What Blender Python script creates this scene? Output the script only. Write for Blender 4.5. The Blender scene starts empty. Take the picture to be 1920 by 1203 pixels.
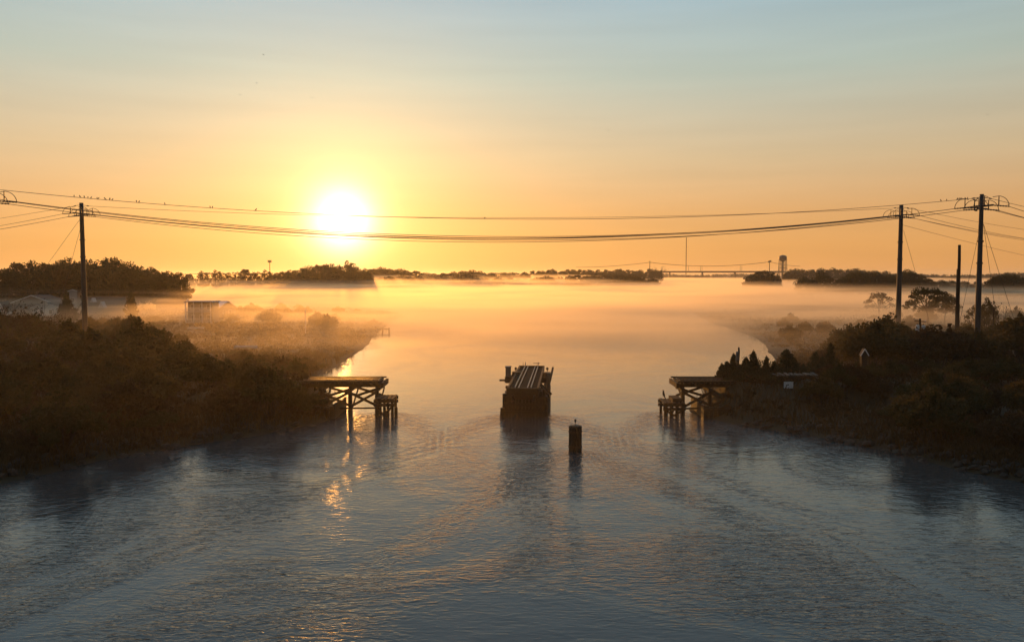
import bpy, math, random
import numpy as np
from mathutils import Vector, Matrix

rnd = random.Random(7)
nrg = np.random.default_rng(11)
R = math.radians
scene = bpy.context.scene
COL = scene.collection

# ------------------------------------------------------------------ camera
CAM_Z = 14.0
FPX = 1500.0                      # focal length in photo pixels (1920 wide)
PITCH = math.atan(86.5 / FPX)     # looking slightly down
cam_d = bpy.data.cameras.new('camera')
cam_d.sensor_width = 36.0
cam_d.lens = FPX / 1920.0 * 36.0
cam_d.clip_start = 0.5
cam_d.clip_end = 20000
cam = bpy.data.objects.new('camera', cam_d)
COL.objects.link(cam)
cam.location = (0, 0, CAM_Z)
cam.rotation_euler = (math.pi / 2 - PITCH, 0, 0)
scene.camera = cam


def ray(px, py):
    u = (px - 960.0) / FPX
    v = (601.5 - py) / FPX
    cp, sp = math.cos(PITCH), math.sin(PITCH)
    return Vector((u, cp + v * sp, -sp + v * cp))


def at(px, py, D):
    """the point at distance D up the river that the photo shows at px, py"""
    d = ray(px, py)
    d = d * (D / d.y)
    return Vector((d.x, d.y, d.z + CAM_Z))


def on(px, py, z=0.0):
    """the point at height z that the photo shows at px, py"""
    d = ray(px, py)
    d = d * ((z - CAM_Z) / d.z)
    return Vector((d.x, d.y, z))


# ------------------------------------------------------------------ light
SUN_DIR = ray(642, 412).normalized()
SUN_EL = math.asin(SUN_DIR.z)
SUN_AZ = math.atan2(SUN_DIR.x, SUN_DIR.y)

world = bpy.data.worlds.new('World')
scene.world = world
world.use_nodes = True
wt = world.node_tree
wt.nodes.clear()


def nd(t, typ, **kw):
    n = t.nodes.new(typ)
    for k, v in kw.items():
        setattr(n, k, v)
    return n


def mth(t, op, a, b=None, c=None, clamp=False):
    n = t.nodes.new('ShaderNodeMath')
    n.operation = op
    n.use_clamp = clamp
    for i, x in enumerate((a, b, c)):
        if x is None:
            continue
        if isinstance(x, (int, float)):
            n.inputs[i].default_value = x
        else:
            t.links.new(x, n.inputs[i])
    return n.outputs[0]


def ramp_set(r, stops):
    els = r.color_ramp.elements
    while len(els) > 1:
        els.remove(els[-1])
    els[0].position = stops[0][0]
    els[0].color = (*stops[0][1], 1)
    for p, c in stops[1:]:
        e = els.new(p)
        e.color = (*c, 1)


def vscale(t, col, fac):
    n = t.nodes.new('ShaderNodeVectorMath')
    n.operation = 'SCALE'
    if isinstance(col, tuple):
        n.inputs[0].default_value = col
    else:
        t.links.new(col, n.inputs[0])
    if isinstance(fac, (int, float)):
        n.inputs['Scale'].default_value = fac
    else:
        t.links.new(fac, n.inputs['Scale'])
    return n.outputs[0]


def vadd(t, a, b):
    n = t.nodes.new('ShaderNodeVectorMath')
    n.operation = 'ADD'
    t.links.new(a, n.inputs[0])
    t.links.new(b, n.inputs[1])
    return n.outputs[0]


tc = nd(wt, 'ShaderNodeTexCoord')
nrm = nd(wt, 'ShaderNodeVectorMath', operation='NORMALIZE')
wt.links.new(tc.outputs['Generated'], nrm.inputs[0])
sepw = nd(wt, 'ShaderNodeSeparateXYZ')
wt.links.new(nrm.outputs[0], sepw.inputs[0])
elev = mth(wt, 'MAXIMUM', sepw.outputs['Z'], 0.0)
rampw = nd(wt, 'ShaderNodeValToRGB')
ramp_set(rampw, [(0.0, (0.84, 0.38, 0.11)), (0.035, (0.83, 0.40, 0.125)), (0.075, (0.80, 0.425, 0.165)),
                 (0.139, (0.71, 0.525, 0.305)), (0.235, (0.50, 0.57, 0.49)), (0.326, (0.38, 0.53, 0.60)),
                 (0.50, (0.39, 0.52, 0.60)), (1.0, (0.20, 0.34, 0.50))])
wt.links.new(elev, rampw.inputs[0])
dotn = nd(wt, 'ShaderNodeVectorMath', operation='DOT_PRODUCT')
wt.links.new(nrm.outputs[0], dotn.inputs[0])
dotn.inputs[1].default_value = SUN_DIR
ang = mth(wt, 'ARCCOSINE', mth(wt, 'MINIMUM', dotn.outputs['Value'], 0.999999))   # radians from the sun
# brighter towards the sun, dimmer in the west behind the camera
west = mth(wt, 'MULTIPLY_ADD', dotn.outputs['Value'], 0.40, 0.60)
base = vscale(wt, rampw.outputs['Color'], west)


def glow(sig, power):
    q = mth(wt, 'POWER', mth(wt, 'DIVIDE', ang, R(sig)), power)
    return mth(wt, 'EXPONENT', mth(wt, 'MULTIPLY', q, -1.0))


sky_sum = vadd(wt, base, vscale(wt, (0.17, 0.08, 0.02), glow(13.0, 1.4)))
sky_sum = vadd(wt, sky_sum, vscale(wt, (0.80, 0.64, 0.24), glow(4.0, 1.25)))
sky_sum = vadd(wt, sky_sum, vscale(wt, (2.6, 2.3, 1.75), glow(1.75, 1.7)))
# faint high streaks of cirrus
mapc = nd(wt, 'ShaderNodeMapping')
mapc.inputs['Scale'].default_value = (1.6, 1.6, 22.0)
wt.links.new(nrm.outputs[0], mapc.inputs[0])
nzc = nd(wt, 'ShaderNodeTexNoise')
nzc.inputs['Scale'].default_value = 2.2
nzc.inputs['Detail'].default_value = 4.0
wt.links.new(mapc.outputs[0], nzc.inputs['Vector'])
cir = mth(wt, 'MULTIPLY_ADD', nzc.outputs['Fac'], 0.16, 0.92)
sky_sum = vscale(wt, sky_sum, cir)
bg1 = nd(wt, 'ShaderNodeBackground')
wt.links.new(sky_sum, bg1.inputs['Color'])
bg1.inputs['Strength'].default_value = 0.93
nish = nd(wt, 'ShaderNodeTexSky')
nish.sky_type = 'NISHITA'
nish.sun_disc = False
nish.sun_elevation = SUN_EL
nish.sun_rotation = SUN_AZ
nish.altitude = 10
nish.dust_density = 2.5
bg2 = nd(wt, 'ShaderNodeBackground')
wt.links.new(nish.outputs['Color'], bg2.inputs['Color'])
bg2.inputs['Strength'].default_value = 0.01
adds = nd(wt, 'ShaderNodeAddShader')
wt.links.new(bg1.outputs[0], adds.inputs[0])
wt.links.new(bg2.outputs[0], adds.inputs[1])
wout = nd(wt, 'ShaderNodeOutputWorld')
wt.links.new(adds.outputs[0], wout.inputs['Surface'])

sun_d = bpy.data.lights.new('sun', 'SUN')
sun_d.energy = 3.2
sun_d.specular_factor = 0.0   # the sky already carries the sun's own bright disc
sun_d.angle = R(0.53)
sun_d.color = (1.0, 0.40, 0.07)
sun = bpy.data.objects.new('sun', sun_d)
COL.objects.link(sun)
sun.location = SUN_DIR * 300
sun.rotation_euler = (-SUN_DIR).to_track_quat('-Z', 'Y').to_euler()

vs = scene.view_settings
vs.view_transform = 'Standard'
vs.look = 'None'
vs.exposure = 0.0
vs.gamma = 1.0
scene.display_settings.display_device = 'sRGB'
cy = scene.cycles
cy.use_denoising = True
cy.max_bounces = 6
cy.diffuse_bounces = 2
cy.glossy_bounces = 3
cy.transmission_bounces = 2
cy.transparent_max_bounces = 8
cy.volume_bounces = 1
cy.volume_max_steps = 512
world.cycles.sampling_method = 'MANUAL'
world.cycles.sample_map_resolution = 512
cy.sample_clamp_direct = 8.0
cy.sample_clamp_indirect = 4.0
cy.caustics_reflective = False
cy.caustics_refractive = False

HAZE_DENSITY = 0.00009
MIST_DENSITY = 0.024
MIST_COLOR = (1.0, 0.88, 0.68)


# ------------------------------------------------------------------ materials
MATS = {}


def mat(name, c1, c2=None, rough=0.9, scale=3.0, bump=0.0, stretch=(1, 1, 1), transl=0.0, metal=0.0, detail=4.0, spec=0.3):
    m = bpy.data.materials.new(name)
    m.use_nodes = True
    t = m.node_tree
    t.nodes.clear()
    out = nd(t, 'ShaderNodeOutputMaterial')
    geo = nd(t, 'ShaderNodeTexCoord')
    mp = nd(t, 'ShaderNodeMapping')
    mp.inputs['Scale'].default_value = stretch
    t.links.new(geo.outputs['Object'], mp.inputs[0])
    nz = nd(t, 'ShaderNodeTexNoise')
    nz.inputs['Scale'].default_value = scale
    nz.inputs['Detail'].default_value = detail
    t.links.new(mp.outputs[0], nz.inputs['Vector'])
    rp = nd(t, 'ShaderNodeValToRGB')
    c2 = c2 or tuple(x * 0.6 for x in c1)
    ramp_set(rp, [(0.32, c1), (0.68, c2)])
    t.links.new(nz.outputs['Fac'], rp.inputs[0])
    p = nd(t, 'ShaderNodeBsdfPrincipled')
    t.links.new(rp.outputs['Color'], p.inputs['Base Color'])
    p.inputs['Roughness'].default_value = rough
    p.inputs['Metallic'].default_value = metal
    p.inputs['Specular IOR Level'].default_value = spec
    if bump:
        b = nd(t, 'ShaderNodeBump')
        b.inputs['Strength'].default_value = bump
        b.inputs['Distance'].default_value = 0.05
        t.links.new(nz.outputs['Fac'], b.inputs['Height'])
        t.links.new(b.outputs[0], p.inputs['Normal'])
    if transl:
        tr = nd(t, 'ShaderNodeBsdfTranslucent')
        t.links.new(rp.outputs['Color'], tr.inputs['Color'])
        mx = nd(t, 'ShaderNodeMixShader')
        mx.inputs[0].default_value = transl
        t.links.new(p.outputs[0], mx.inputs[1])
        t.links.new(tr.outputs[0], mx.inputs[2])
        t.links.new(mx.outputs[0], out.inputs['Surface'])
    else:
        t.links.new(p.outputs[0], out.inputs['Surface'])
    MATS[name] = m
    return m


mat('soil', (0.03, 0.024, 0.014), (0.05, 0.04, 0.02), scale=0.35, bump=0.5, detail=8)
mat('timber', (0.03, 0.02, 0.012), (0.06, 0.04, 0.024), scale=6, stretch=(1, 1, 4), bump=0.4)
mat('wet_timber', (0.016, 0.012, 0.008), (0.03, 0.022, 0.013), scale=5, rough=0.6, bump=0.4)
mat('grey_wood', (0.11, 0.095, 0.08), (0.06, 0.05, 0.042), scale=5, stretch=(1, 1, 0.15), bump=0.3)
mat('rust_steel', (0.07, 0.04, 0.025), (0.035, 0.025, 0.02), scale=4, rough=0.75, bump=0.2)
mat('rail_steel', (0.22, 0.17, 0.13), (0.12, 0.085, 0.065), scale=8, rough=0.38, metal=0.7)
mat('galvanised', (0.17, 0.165, 0.16), (0.11, 0.105, 0.10), scale=2.0, rough=0.6, metal=0.3)
mat('pole_steel', (0.085, 0.07, 0.062), (0.05, 0.042, 0.04), scale=1.2, rough=0.7, stretch=(1, 1, 0.2), metal=0.1)
mat('cable', (0.05, 0.045, 0.04), (0.03, 0.028, 0.025), scale=1.0, rough=0.6)
mat('insulator', (0.07, 0.06, 0.055), (0.04, 0.035, 0.03), rough=0.4)
mat('concrete', (0.13, 0.11, 0.09), (0.08, 0.07, 0.06), scale=1.6, bump=0.3)
mat('white_paint', (0.74, 0.74, 0.74), (0.62, 0.62, 0.62), scale=1.5, rough=0.6)
mat('siding', (0.40, 0.40, 0.40), (0.33, 0.33, 0.34), scale=1.2, stretch=(1, 1, 6), rough=0.75)
mat('beige_siding', (0.26, 0.23, 0.20), (0.20, 0.18, 0.16), scale=1.2, stretch=(1, 1, 6), rough=0.75)
mat('shingle', (0.07, 0.062, 0.058), (0.045, 0.04, 0.038), scale=4.0, stretch=(1, 1, 5), bump=0.3)
mat('pale_roof', (0.55, 0.55, 0.56), (0.46, 0.46, 0.47), scale=2.0, rough=0.35)
mat('window_glass', (0.03, 0.035, 0.04), (0.04, 0.045, 0.05), rough=0.08, spec=0.6)
mat('sign_face', (0.62, 0.63, 0.64), (0.52, 0.53, 0.55), scale=2, rough=0.5)
mat('black_ink', (0.02, 0.02, 0.02), (0.03, 0.03, 0.03), rough=0.7)
mat('bird', (0.02, 0.018, 0.017), (0.035, 0.03, 0.028), scale=20, rough=0.7)
mat('rock', (0.05, 0.043, 0.036), (0.025, 0.022, 0.018), scale=3, bump=0.6, detail=8)
mat('bark', (0.055, 0.042, 0.032), (0.03, 0.024, 0.018), scale=6, stretch=(1, 1, 0.3), bump=0.4)
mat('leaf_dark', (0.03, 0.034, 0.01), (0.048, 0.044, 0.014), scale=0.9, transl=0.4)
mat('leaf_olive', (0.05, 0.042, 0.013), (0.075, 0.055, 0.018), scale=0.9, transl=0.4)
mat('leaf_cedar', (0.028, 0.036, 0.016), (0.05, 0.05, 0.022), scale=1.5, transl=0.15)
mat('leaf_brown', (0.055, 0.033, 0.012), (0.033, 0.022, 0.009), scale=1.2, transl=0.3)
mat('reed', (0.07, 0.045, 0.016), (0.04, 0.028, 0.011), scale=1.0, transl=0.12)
mat('tank_paint', (0.10, 0.095, 0.09), (0.07, 0.065, 0.06), scale=0.3, rough=0.5)


# water: dark and opaque, all its look is reflection; ripples as bump
def water_mat():
    m = bpy.data.materials.new('water')
    m.use_nodes = True
    t = m.node_tree
    t.nodes.clear()
    out = nd(t, 'ShaderNodeOutputMaterial')
    p = nd(t, 'ShaderNodeBsdfPrincipled')
    p.inputs['Base Color'].default_value = (0.055, 0.056, 0.056, 1)
    p.inputs['IOR'].default_value = 1.40
    p.inputs['Roughness'].default_value = 0.05
    g = nd(t, 'ShaderNodeNewGeometry')

    def noise(scale, sx, sy, detail, rot=0.0, dist=0.0, rough=0.5):
        mp = nd(t, 'ShaderNodeMapping')
        mp.inputs['Scale'].default_value = (sx, sy, 1)
        mp.inputs['Rotation'].default_value = (0, 0, rot)
        t.links.new(g.outputs['Position'], mp.inputs[0])
        n = nd(t, 'ShaderNodeTexNoise')
        n.noise_dimensions = '2D'
        n.inputs['Scale'].default_value = scale
        n.inputs['Detail'].default_value = detail
        n.inputs['Roughness'].default_value = rough
        n.inputs['Distortion'].default_value = dist
        t.links.new(mp.outputs[0], n.inputs['Vector'])
        return n.outputs['Fac']
    fine = noise(3.6, 0.5, 1.5, 3.0, 0.10, 0.5)
    mid = noise(1.3, 0.55, 1.6, 2.0, -0.22, 0.9)
    swell = noise(0.12, 1.0, 1.3, 1.0, 0.2, 1.2)
    patch = noise(0.06, 1.1, 0.9, 5.0, 0.25, 1.3, 0.62)
    pr = nd(t, 'ShaderNodeMapRange')
    pr.interpolation_type = 'SMOOTHSTEP'
    pr.inputs['From Min'].default_value = 0.34
    pr.inputs['From Max'].default_value = 0.66
    pr.inputs['To Min'].default_value = 0.28
    pr.inputs['To Max'].default_value = 1.15
    t.links.new(patch, pr.inputs['Value'])
    h = mth(t, 'MULTIPLY', fine, mth(t, 'MULTIPLY', pr.outputs[0], 0.034))
    h = mth(t, 'ADD', h, mth(t, 'MULTIPLY', mid, mth(t, 'MULTIPLY', pr.outputs[0], 0.056)))
    h = mth(t, 'ADD', h, mth(t, 'MULTIPLY', swell, 0.06))
    # calmer far upstream where the mist lies
    sp = nd(t, 'ShaderNodeSeparateXYZ')
    t.links.new(g.outputs['Position'], sp.inputs[0])
    far = nd(t, 'ShaderNodeMapRange')
    far.inputs['From Min'].default_value = 38
    far.inputs['From Max'].default_value = 95
    far.inputs['To Min'].default_value = 1.0
    far.inputs['To Max'].default_value = 0.22
    t.links.new(sp.outputs['Y'], far.inputs['Value'])
    h = mth(t, 'MULTIPLY', h, far.outputs[0])
    # the ebb runs towards the bridge: spreading wakes behind the piers and piles
    warp = mth(t, 'MULTIPLY', mth(t, 'SUBTRACT', mid, 0.5), 2.6)
    for (x0, y0, w0, amp, lam) in ((1.4, 79.5, 1.9, 0.034, 1.5), (4.9, 63.3, 0.4, 0.02, 0.9), (-12.6, 80.5, 0.8, 0.024, 1.2), (16.0, 81.0, 0.9, 0.024, 1.2)):
        dx = mth(t, 'ABSOLUTE', mth(t, 'SUBTRACT', sp.outputs['X'], x0))
        dy = mth(t, 'SUBTRACT', y0, sp.outputs['Y'])
        arm = mth(t, 'SUBTRACT', mth(t, 'ADD', dx, warp), mth(t, 'MULTIPLY_ADD', dy, 0.42, w0))      # distance outside the wake's arm
        env = mth(t, 'EXPONENT', mth(t, 'MULTIPLY', mth(t, 'MULTIPLY', arm, arm), -0.32))
        fade = mth(t, 'MULTIPLY', mth(t, 'MINIMUM', mth(t, 'MAXIMUM', mth(t, 'MULTIPLY_ADD', dy, 0.5, 0.5), 0.0), 1.0), mth(t, 'EXPONENT', mth(t, 'MULTIPLY', mth(t, 'MAXIMUM', dy, 0.0), -0.055)))
        osc = mth(t, 'SINE', mth(t, 'MULTIPLY', mth(t, 'MULTIPLY_ADD', dy, -0.35, arm), 6.2832 / lam))
        h = mth(t, 'ADD', h, mth(t, 'MULTIPLY', mth(t, 'MULTIPLY', osc, amp), mth(t, 'MULTIPLY', env, fade)))
    b = nd(t, 'ShaderNodeBump')
    b.inputs['Strength'].default_value = 1.0
    b.inputs['Distance'].default_value = 1.0
    t.links.new(h, b.inputs['Height'])
    t.links.new(b.outputs[0], p.inputs['Normal'])
    t.links.new(p.outputs[0], out.inputs['Surface'])
    MATS['water'] = m


water_mat()


# ------------------------------------------------------------------ mesh helpers
class MB:
    def __init__(self):
        self.v = []
        self.f = []

    def add(self, vs, fs):
        o = len(self.v)
        self.v.extend([tuple(x) for x in vs])
        self.f.extend([tuple(i + o for i in f) for f in fs])
        return self

    def box(self, c, s, rz=0.0):
        hx, hy, hz = s[0] / 2, s[1] / 2, s[2] / 2
        ca, sa = math.cos(rz), math.sin(rz)
        vs = []
        for dz in (-hz, hz):
            for dx, dy in ((-hx, -hy), (hx, -hy), (hx, hy), (-hx, hy)):
                vs.append((c[0] + dx * ca - dy * sa, c[1] + dx * sa + dy * ca, c[2] + dz))
        return self.add(vs, [(3, 2, 1, 0), (4, 5, 6, 7), (0, 1, 5, 4), (1, 2, 6, 5), (2, 3, 7, 6), (3, 0, 4, 7)])

    def beam(self, a, b, w, h):
        """a timber of section w (across) by h (up) from a to b"""
        a, b = Vector(a), Vector(b)
        d = (b - a).normalized()
        up = Vector((0, 0, 1)) if abs(d.z) < 0.95 else Vector((0, 1, 0))
        s = d.cross(up).normalized() * (w / 2)
        u = s.cross(d).normalized() * (h / 2)
        vs = [a - s - u, a + s - u, a + s + u, a - s + u, b - s - u, b + s - u, b + s + u, b - s + u]
        return self.add(vs, [(3, 2, 1, 0), (4, 5, 6, 7), (0, 1, 5, 4), (1, 2, 6, 5), (2, 3, 7, 6), (3, 0, 4, 7)])

    def tube(self, pts, radii, n=8, caps=True):
        pts = [Vector(p) for p in pts]
        if isinstance(radii, (int, float)):
            radii = [radii] * len(pts)
        vs, fs = [], []
        prev = None
        for i, p in enumerate(pts):
            d = (pts[min(i + 1, len(pts) - 1)] - pts[max(i - 1, 0)]).normalized()
            if prev is None:
                ref = Vector((1, 0, 0)) if abs(d.x) < 0.9 else Vector((0, 1, 0))
            else:
                ref = prev
            s = (ref - d * ref.dot(d)).normalized()
            prev = s
            u = d.cross(s)
            for k in range(n):
                a = 2 * math.pi * k / n
                vs.append(p + (s * math.cos(a) + u * math.sin(a)) * radii[i])
        for i in range(len(pts) - 1):
            for k in range(n):
                k2 = (k + 1) % n
                fs.append((i * n + k, i * n + k2, (i + 1) * n + k2, (i + 1) * n + k))
        if caps:
            fs.append(tuple(range(n - 1, -1, -1)))
            fs.append(tuple((len(pts) - 1) * n + k for k in range(n)))
        return self.add(vs, fs)

    def prism(self, poly, y0, y1):
        """polygon in x,z pushed from y0 to y1"""
        n = len(poly)
        vs = [(x, y0, z) for x, z in poly] + [(x, y1, z) for x, z in poly]
        fs = [tuple(range(n)), tuple(range(2 * n - 1, n - 1, -1))]
        for i in range(n):
            j = (i + 1) % n
            fs.append((i, i + n, j + n, j))
        return self.add(vs, fs)

    def mesh(self, name, m, smooth=False):
        me = bpy.data.meshes.new(name)
        me.from_pydata(self.v, [], self.f)
        me.materials.append(MATS[m])
        if smooth:
            me.polygons.foreach_set('use_smooth', [True] * len(me.polygons))
        me.update()
        return me

    def build(self, name, m, parent=None, smooth=False):
        o = bpy.data.objects.new(name, self.mesh(name, m, smooth))
        COL.objects.link(o)
        if parent is not None:
            o.parent = parent
        return o


def tag(o, label=None, cat=None, group=None, kind=None):
    if label:
        o['label'] = label
    if cat:
        o['category'] = cat
    if group:
        o['group'] = group
    if kind:
        o['kind'] = kind
    return o


def thing(name, loc, label, cat, group=None, rz=0.0):
    o = bpy.data.objects.new(name, None)
    o.empty_display_size = 0.5
    COL.objects.link(o)
    o.location = loc
    o.rotation_euler = (0, 0, rz)
    return tag(o, label, cat, group)


def inst(name, me, parent=None, loc=(0, 0, 0), rot=(0, 0, 0), scale=(1, 1, 1)):
    o = bpy.data.objects.new(name, me)
    COL.objects.link(o)
    o.location = loc
    o.rotation_euler = rot
    o.scale = scale
    if parent is not None:
        o.parent = parent
    return o


# ------------------------------------------------------------------ terrain and water
LEFT = [(-60, -60), (-48, 25), (-41, 42), (-34, 53.5), (-31, 60.5), (-23.6, 67.5), (-18.6, 74.5), (-17.2, 77), (-18.2, 84),
        (-23, 94), (-27.5, 106), (-26.8, 120), (-28.0, 150), (-31.0, 178), (-33.5, 203), (-34.5, 221), (-37.5, 262),
        (-36.3, 277), (-46, 300), (-66, 345), (-70, 410), (-45, 470), (25, 510), (115, 545), (200, 620), (262, 780),
        (350, 1150), (450, 1600), (640, 2500), (900, 4200)]
RIGHT = [(60, -60), (48, 25), (41, 42), (34.4, 54), (32, 57.5), (29.6, 64.5), (25.2, 70), (21.6, 73.7), (18.6, 79), (18.4, 83.5),
         (23, 92), (32, 105), (42, 125), (48, 150), (54, 172), (56.5, 200), (58.5, 233), (60.7, 253), (67, 295), (74, 333),
         (89, 382), (130, 425), (190, 470), (262, 545), (325, 690), (370, 860), (450, 1160), (570, 1550), (790, 2500), (1080, 4200)]
POLY = np.array(LEFT + RIGHT[::-1], dtype=float)


def chaikin(p, it=2):
    for _ in range(it):
        q = np.roll(p, -1, axis=0)
        a = 0.75 * p + 0.25 * q
        b = 0.25 * p + 0.75 * q
        p = np.empty((len(a) * 2, 2))
        p[0::2] = a
        p[1::2] = b
    return p


POLY = chaikin(POLY, 2)


def land_dist(x, y):
    """metres from the shore, positive on land, negative in the river"""
    x = np.asarray(x, float)
    y = np.asarray(y, float)
    if x.size < 8:
        A, B = POLY, np.roll(POLY, -1, axis=0)
        dA = B - A
        px_, py_ = x.reshape(-1, 1), y.reshape(-1, 1)
        tt = np.clip(((px_ - A[:, 0]) * dA[:, 0] + (py_ - A[:, 1]) * dA[:, 1]) / np.maximum((dA ** 2).sum(1), 1e-12), 0, 1)
        dd = np.hypot(px_ - A[:, 0] - tt * dA[:, 0], py_ - A[:, 1] - tt * dA[:, 1]).min(1)
        den_ = np.where(dA[:, 1] == 0, 1e-12, dA[:, 1])
        cr = ((A[:, 1] > py_) != (B[:, 1] > py_)) & (px_ < A[:, 0] + (py_ - A[:, 1]) / den_ * dA[:, 0])
        return np.where(cr.sum(1) % 2 == 1, -dd, dd).reshape(x.shape)
    best = np.full(x.shape, 1e18)
    inside = np.zeros(x.shape, bool)
    n = len(POLY)
    for i in range(n):
        ax, ay = POLY[i]
        bx, by = POLY[(i + 1) % n]
        dx, dy = bx - ax, by - ay
        L2 = dx * dx + dy * dy
        if L2 < 1e-9:
            continue
        tt = np.clip(((x - ax) * dx + (y - ay) * dy) / L2, 0, 1)
        ddx = x - (ax + tt * dx)
        ddy = y - (ay + tt * dy)
        best = np.minimum(best, ddx * ddx + ddy * ddy)
        if ay != by:
            c = (ay > y) != (by > y)
            xi = ax + (y - ay) / (by - ay) * dx
            inside ^= c & (x < xi)
    d = np.sqrt(best)
    return np.where(inside, -d, d)


def wob(x, y, s, seed):
    r = np.random.default_rng(seed)
    o = np.zeros_like(x)
    for k in range(5):
        a = r.uniform(0, 6.28)
        f = (1.0 + 0.9 * k) / s
        o += np.sin((x * math.cos(a) + y * math.sin(a)) * f + r.uniform(0, 6.28)) / (1 + 0.8 * k)
    return o / 2.2


def ground_z(x, y):
    x = np.asarray(x, float)
    y = np.asarray(y, float)
    d = land_dist(x, y)
    d = d + wob(x, y, 3.0, 3) * np.minimum(0.35, 0.004 * np.abs(y) + 0.05)
    z = np.where(d < 0, np.maximum(-2.0, 0.4 * d), 0.02 + 0.95 * (1 - np.exp(-np.maximum(d, 0) / 2.2)))
    up = np.clip(d / 60.0, 0, 1)
    z = z + np.where(d > 0, 0.8 * up + (0.18 * wob(x, y, 6.0, 5) + 0.25 * wob(x, y, 31.0, 8)) * np.clip(d / 6.0, 0, 1), 0)
    # the old railway embankment on both sides of the crossing
    e = 2.95 - 1.3 * np.clip((-x - 24) / 9, 0, 1) + 0.25 * wob(x, y, 4.0, 12) - np.maximum(0, np.abs(y - 82.2) - 1.9) / 2.6
    ex = np.clip((np.abs(x - 0.3) - 18.6) / 3.0, 0, 1)
    e = e * ex - 2.5 * (1 - ex)
    z = np.where((d > -1.0) & (y < 140), np.maximum(z, np.where(d > 0, e, -2)), z)
    return z


def gz(x, y):
    return float(ground_z(np.array([x]), np.array([y]))[0])


def build_ground():
    ys = [15.0]
    while ys[-1] < 6500:
        ys.append(ys[-1] + max(0.55, ys[-1] * 0.0085))
    ys = np.array(ys)
    us = np.linspace(-1.45, 1.45, 390)
    X = ys[:, None] * us[None, :]
    Y = np.repeat(ys[:, None], len(us), axis=1)
    Z = ground_z(X.ravel(), Y.ravel())
    V = np.stack([X.ravel(), Y.ravel(), Z], axis=1)
    nr, nc = len(ys), len(us)
    idx = np.arange(nr * nc).reshape(nr, nc)
    F = np.stack([idx[:-1, :-1], idx[:-1, 1:], idx[1:, 1:], idx[1:, :-1]], axis=-1).reshape(-1, 4)
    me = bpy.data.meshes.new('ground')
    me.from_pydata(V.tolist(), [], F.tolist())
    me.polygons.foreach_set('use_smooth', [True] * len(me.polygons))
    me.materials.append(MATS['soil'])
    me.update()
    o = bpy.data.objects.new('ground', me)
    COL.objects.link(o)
    tag(o, kind='structure')


build_ground()

wv = MB()
wv.add([(-3000, -300, 0), (3000, -300, 0), (3000, 6400, 0), (-3000, 6400, 0)], [(0, 1, 2, 3)])
tag(wv.build('water', 'water'), kind='structure')


# ------------------------------------------------------------------ air: thin even haze, and the river mist lying on the water
def volume_mat(name):
    m = bpy.data.materials.new(name)
    m.use_nodes = True
    t = m.node_tree
    t.nodes.clear()
    out = nd(t, 'ShaderNodeOutputMaterial')
    pv = nd(t, 'ShaderNodeVolumePrincipled')
    t.links.new(pv.outputs[0], out.inputs['Volume'])
    MATS[name] = m
    return m, t, pv


m, t, pv = volume_mat('haze_air')
pv.inputs['Color'].default_value = (0.95, 0.93, 0.90, 1)
pv.inputs['Density'].default_value = HAZE_DENSITY
pv.inputs['Anisotropy'].default_value = 0.65
hz = MB().box((0, 3100, 17.5), (6600, 6900, 41))
tag(hz.build('haze', 'haze_air'), 'thin golden morning haze over the river and marsh', 'haze', kind='stuff')

m, t, pv = volume_mat('mist_air')
pv.inputs['Color'].default_value = (*MIST_COLOR, 1)
pv.inputs['Anisotropy'].default_value = 0.63
g = nd(t, 'ShaderNodeNewGeometry')
sp = nd(t, 'ShaderNodeSeparateXYZ')
t.links.new(g.outputs['Position'], sp.inputs[0])
mp = nd(t, 'ShaderNodeMapping')
mp.inputs['Scale'].default_value = (0.014, 0.018, 0.40)
t.links.new(g.outputs['Position'], mp.inputs[0])
nz = nd(t, 'ShaderNodeTexNoise')
nz.inputs['Scale'].default_value = 1.0
nz.inputs['Detail'].default_value = 3.0
nz.inputs['Distortion'].default_value = 0.6
t.links.new(mp.outputs[0], nz.inputs['Vector'])
nf = nd(t, 'ShaderNodeMapRange')
nf.inputs['From Min'].default_value = 0.40
nf.inputs['From Max'].default_value = 0.63
nf.inputs['To Min'].default_value = 0.02
nf.inputs['To Max'].default_value = 2.5
t.links.new(nz.outputs['Fac'], nf.inputs['Value'])
hf = nd(t, 'ShaderNodeMapRange')
hf.interpolation_type = 'SMOOTHSTEP'
hf.inputs['From Min'].default_value = 10.6
hf.inputs['From Max'].default_value = 1.5
rise = mth(t, 'MULTIPLY', mth(t, 'SUBTRACT', sp.outputs['Y'], 340.0), 0.014)
rise = mth(t, 'MINIMUM', mth(t, 'MAXIMUM', rise, 0.0), 4.6)
side = nd(t, 'ShaderNodeMapRange')
side.interpolation_type = 'SMOOTHSTEP'
side.inputs['From Min'].default_value = 0.20
side.inputs['From Max'].default_value = 0.06
t.links.new(mth(t, 'DIVIDE', sp.outputs['X'], sp.outputs['Y']), side.inputs['Value'])
lift = mth(t, 'MULTIPLY', rise, side.outputs[0])
t.links.new(mth(t, 'SUBTRACT', sp.outputs['Z'], lift), hf.inputs['Value'])
yf = nd(t, 'ShaderNodeMapRange')
yf.interpolation_type = 'SMOOTHSTEP'
yf.inputs['From Min'].default_value = 84
yf.inputs['From Max'].default_value = 275
yf.inputs['To Min'].default_value = 0.015
inl = mth(t, 'MULTIPLY', mth(t, 'MAXIMUM', mth(t, 'SUBTRACT', -30.0, sp.outputs['X']), 0.0), 0.70)     # the mist keeps to the river, thinner over the land
inr = mth(t, 'MULTIPLY', mth(t, 'MAXIMUM', mth(t, 'SUBTRACT', sp.outputs['X'], 62.0), 0.0), 0.5)
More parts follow.
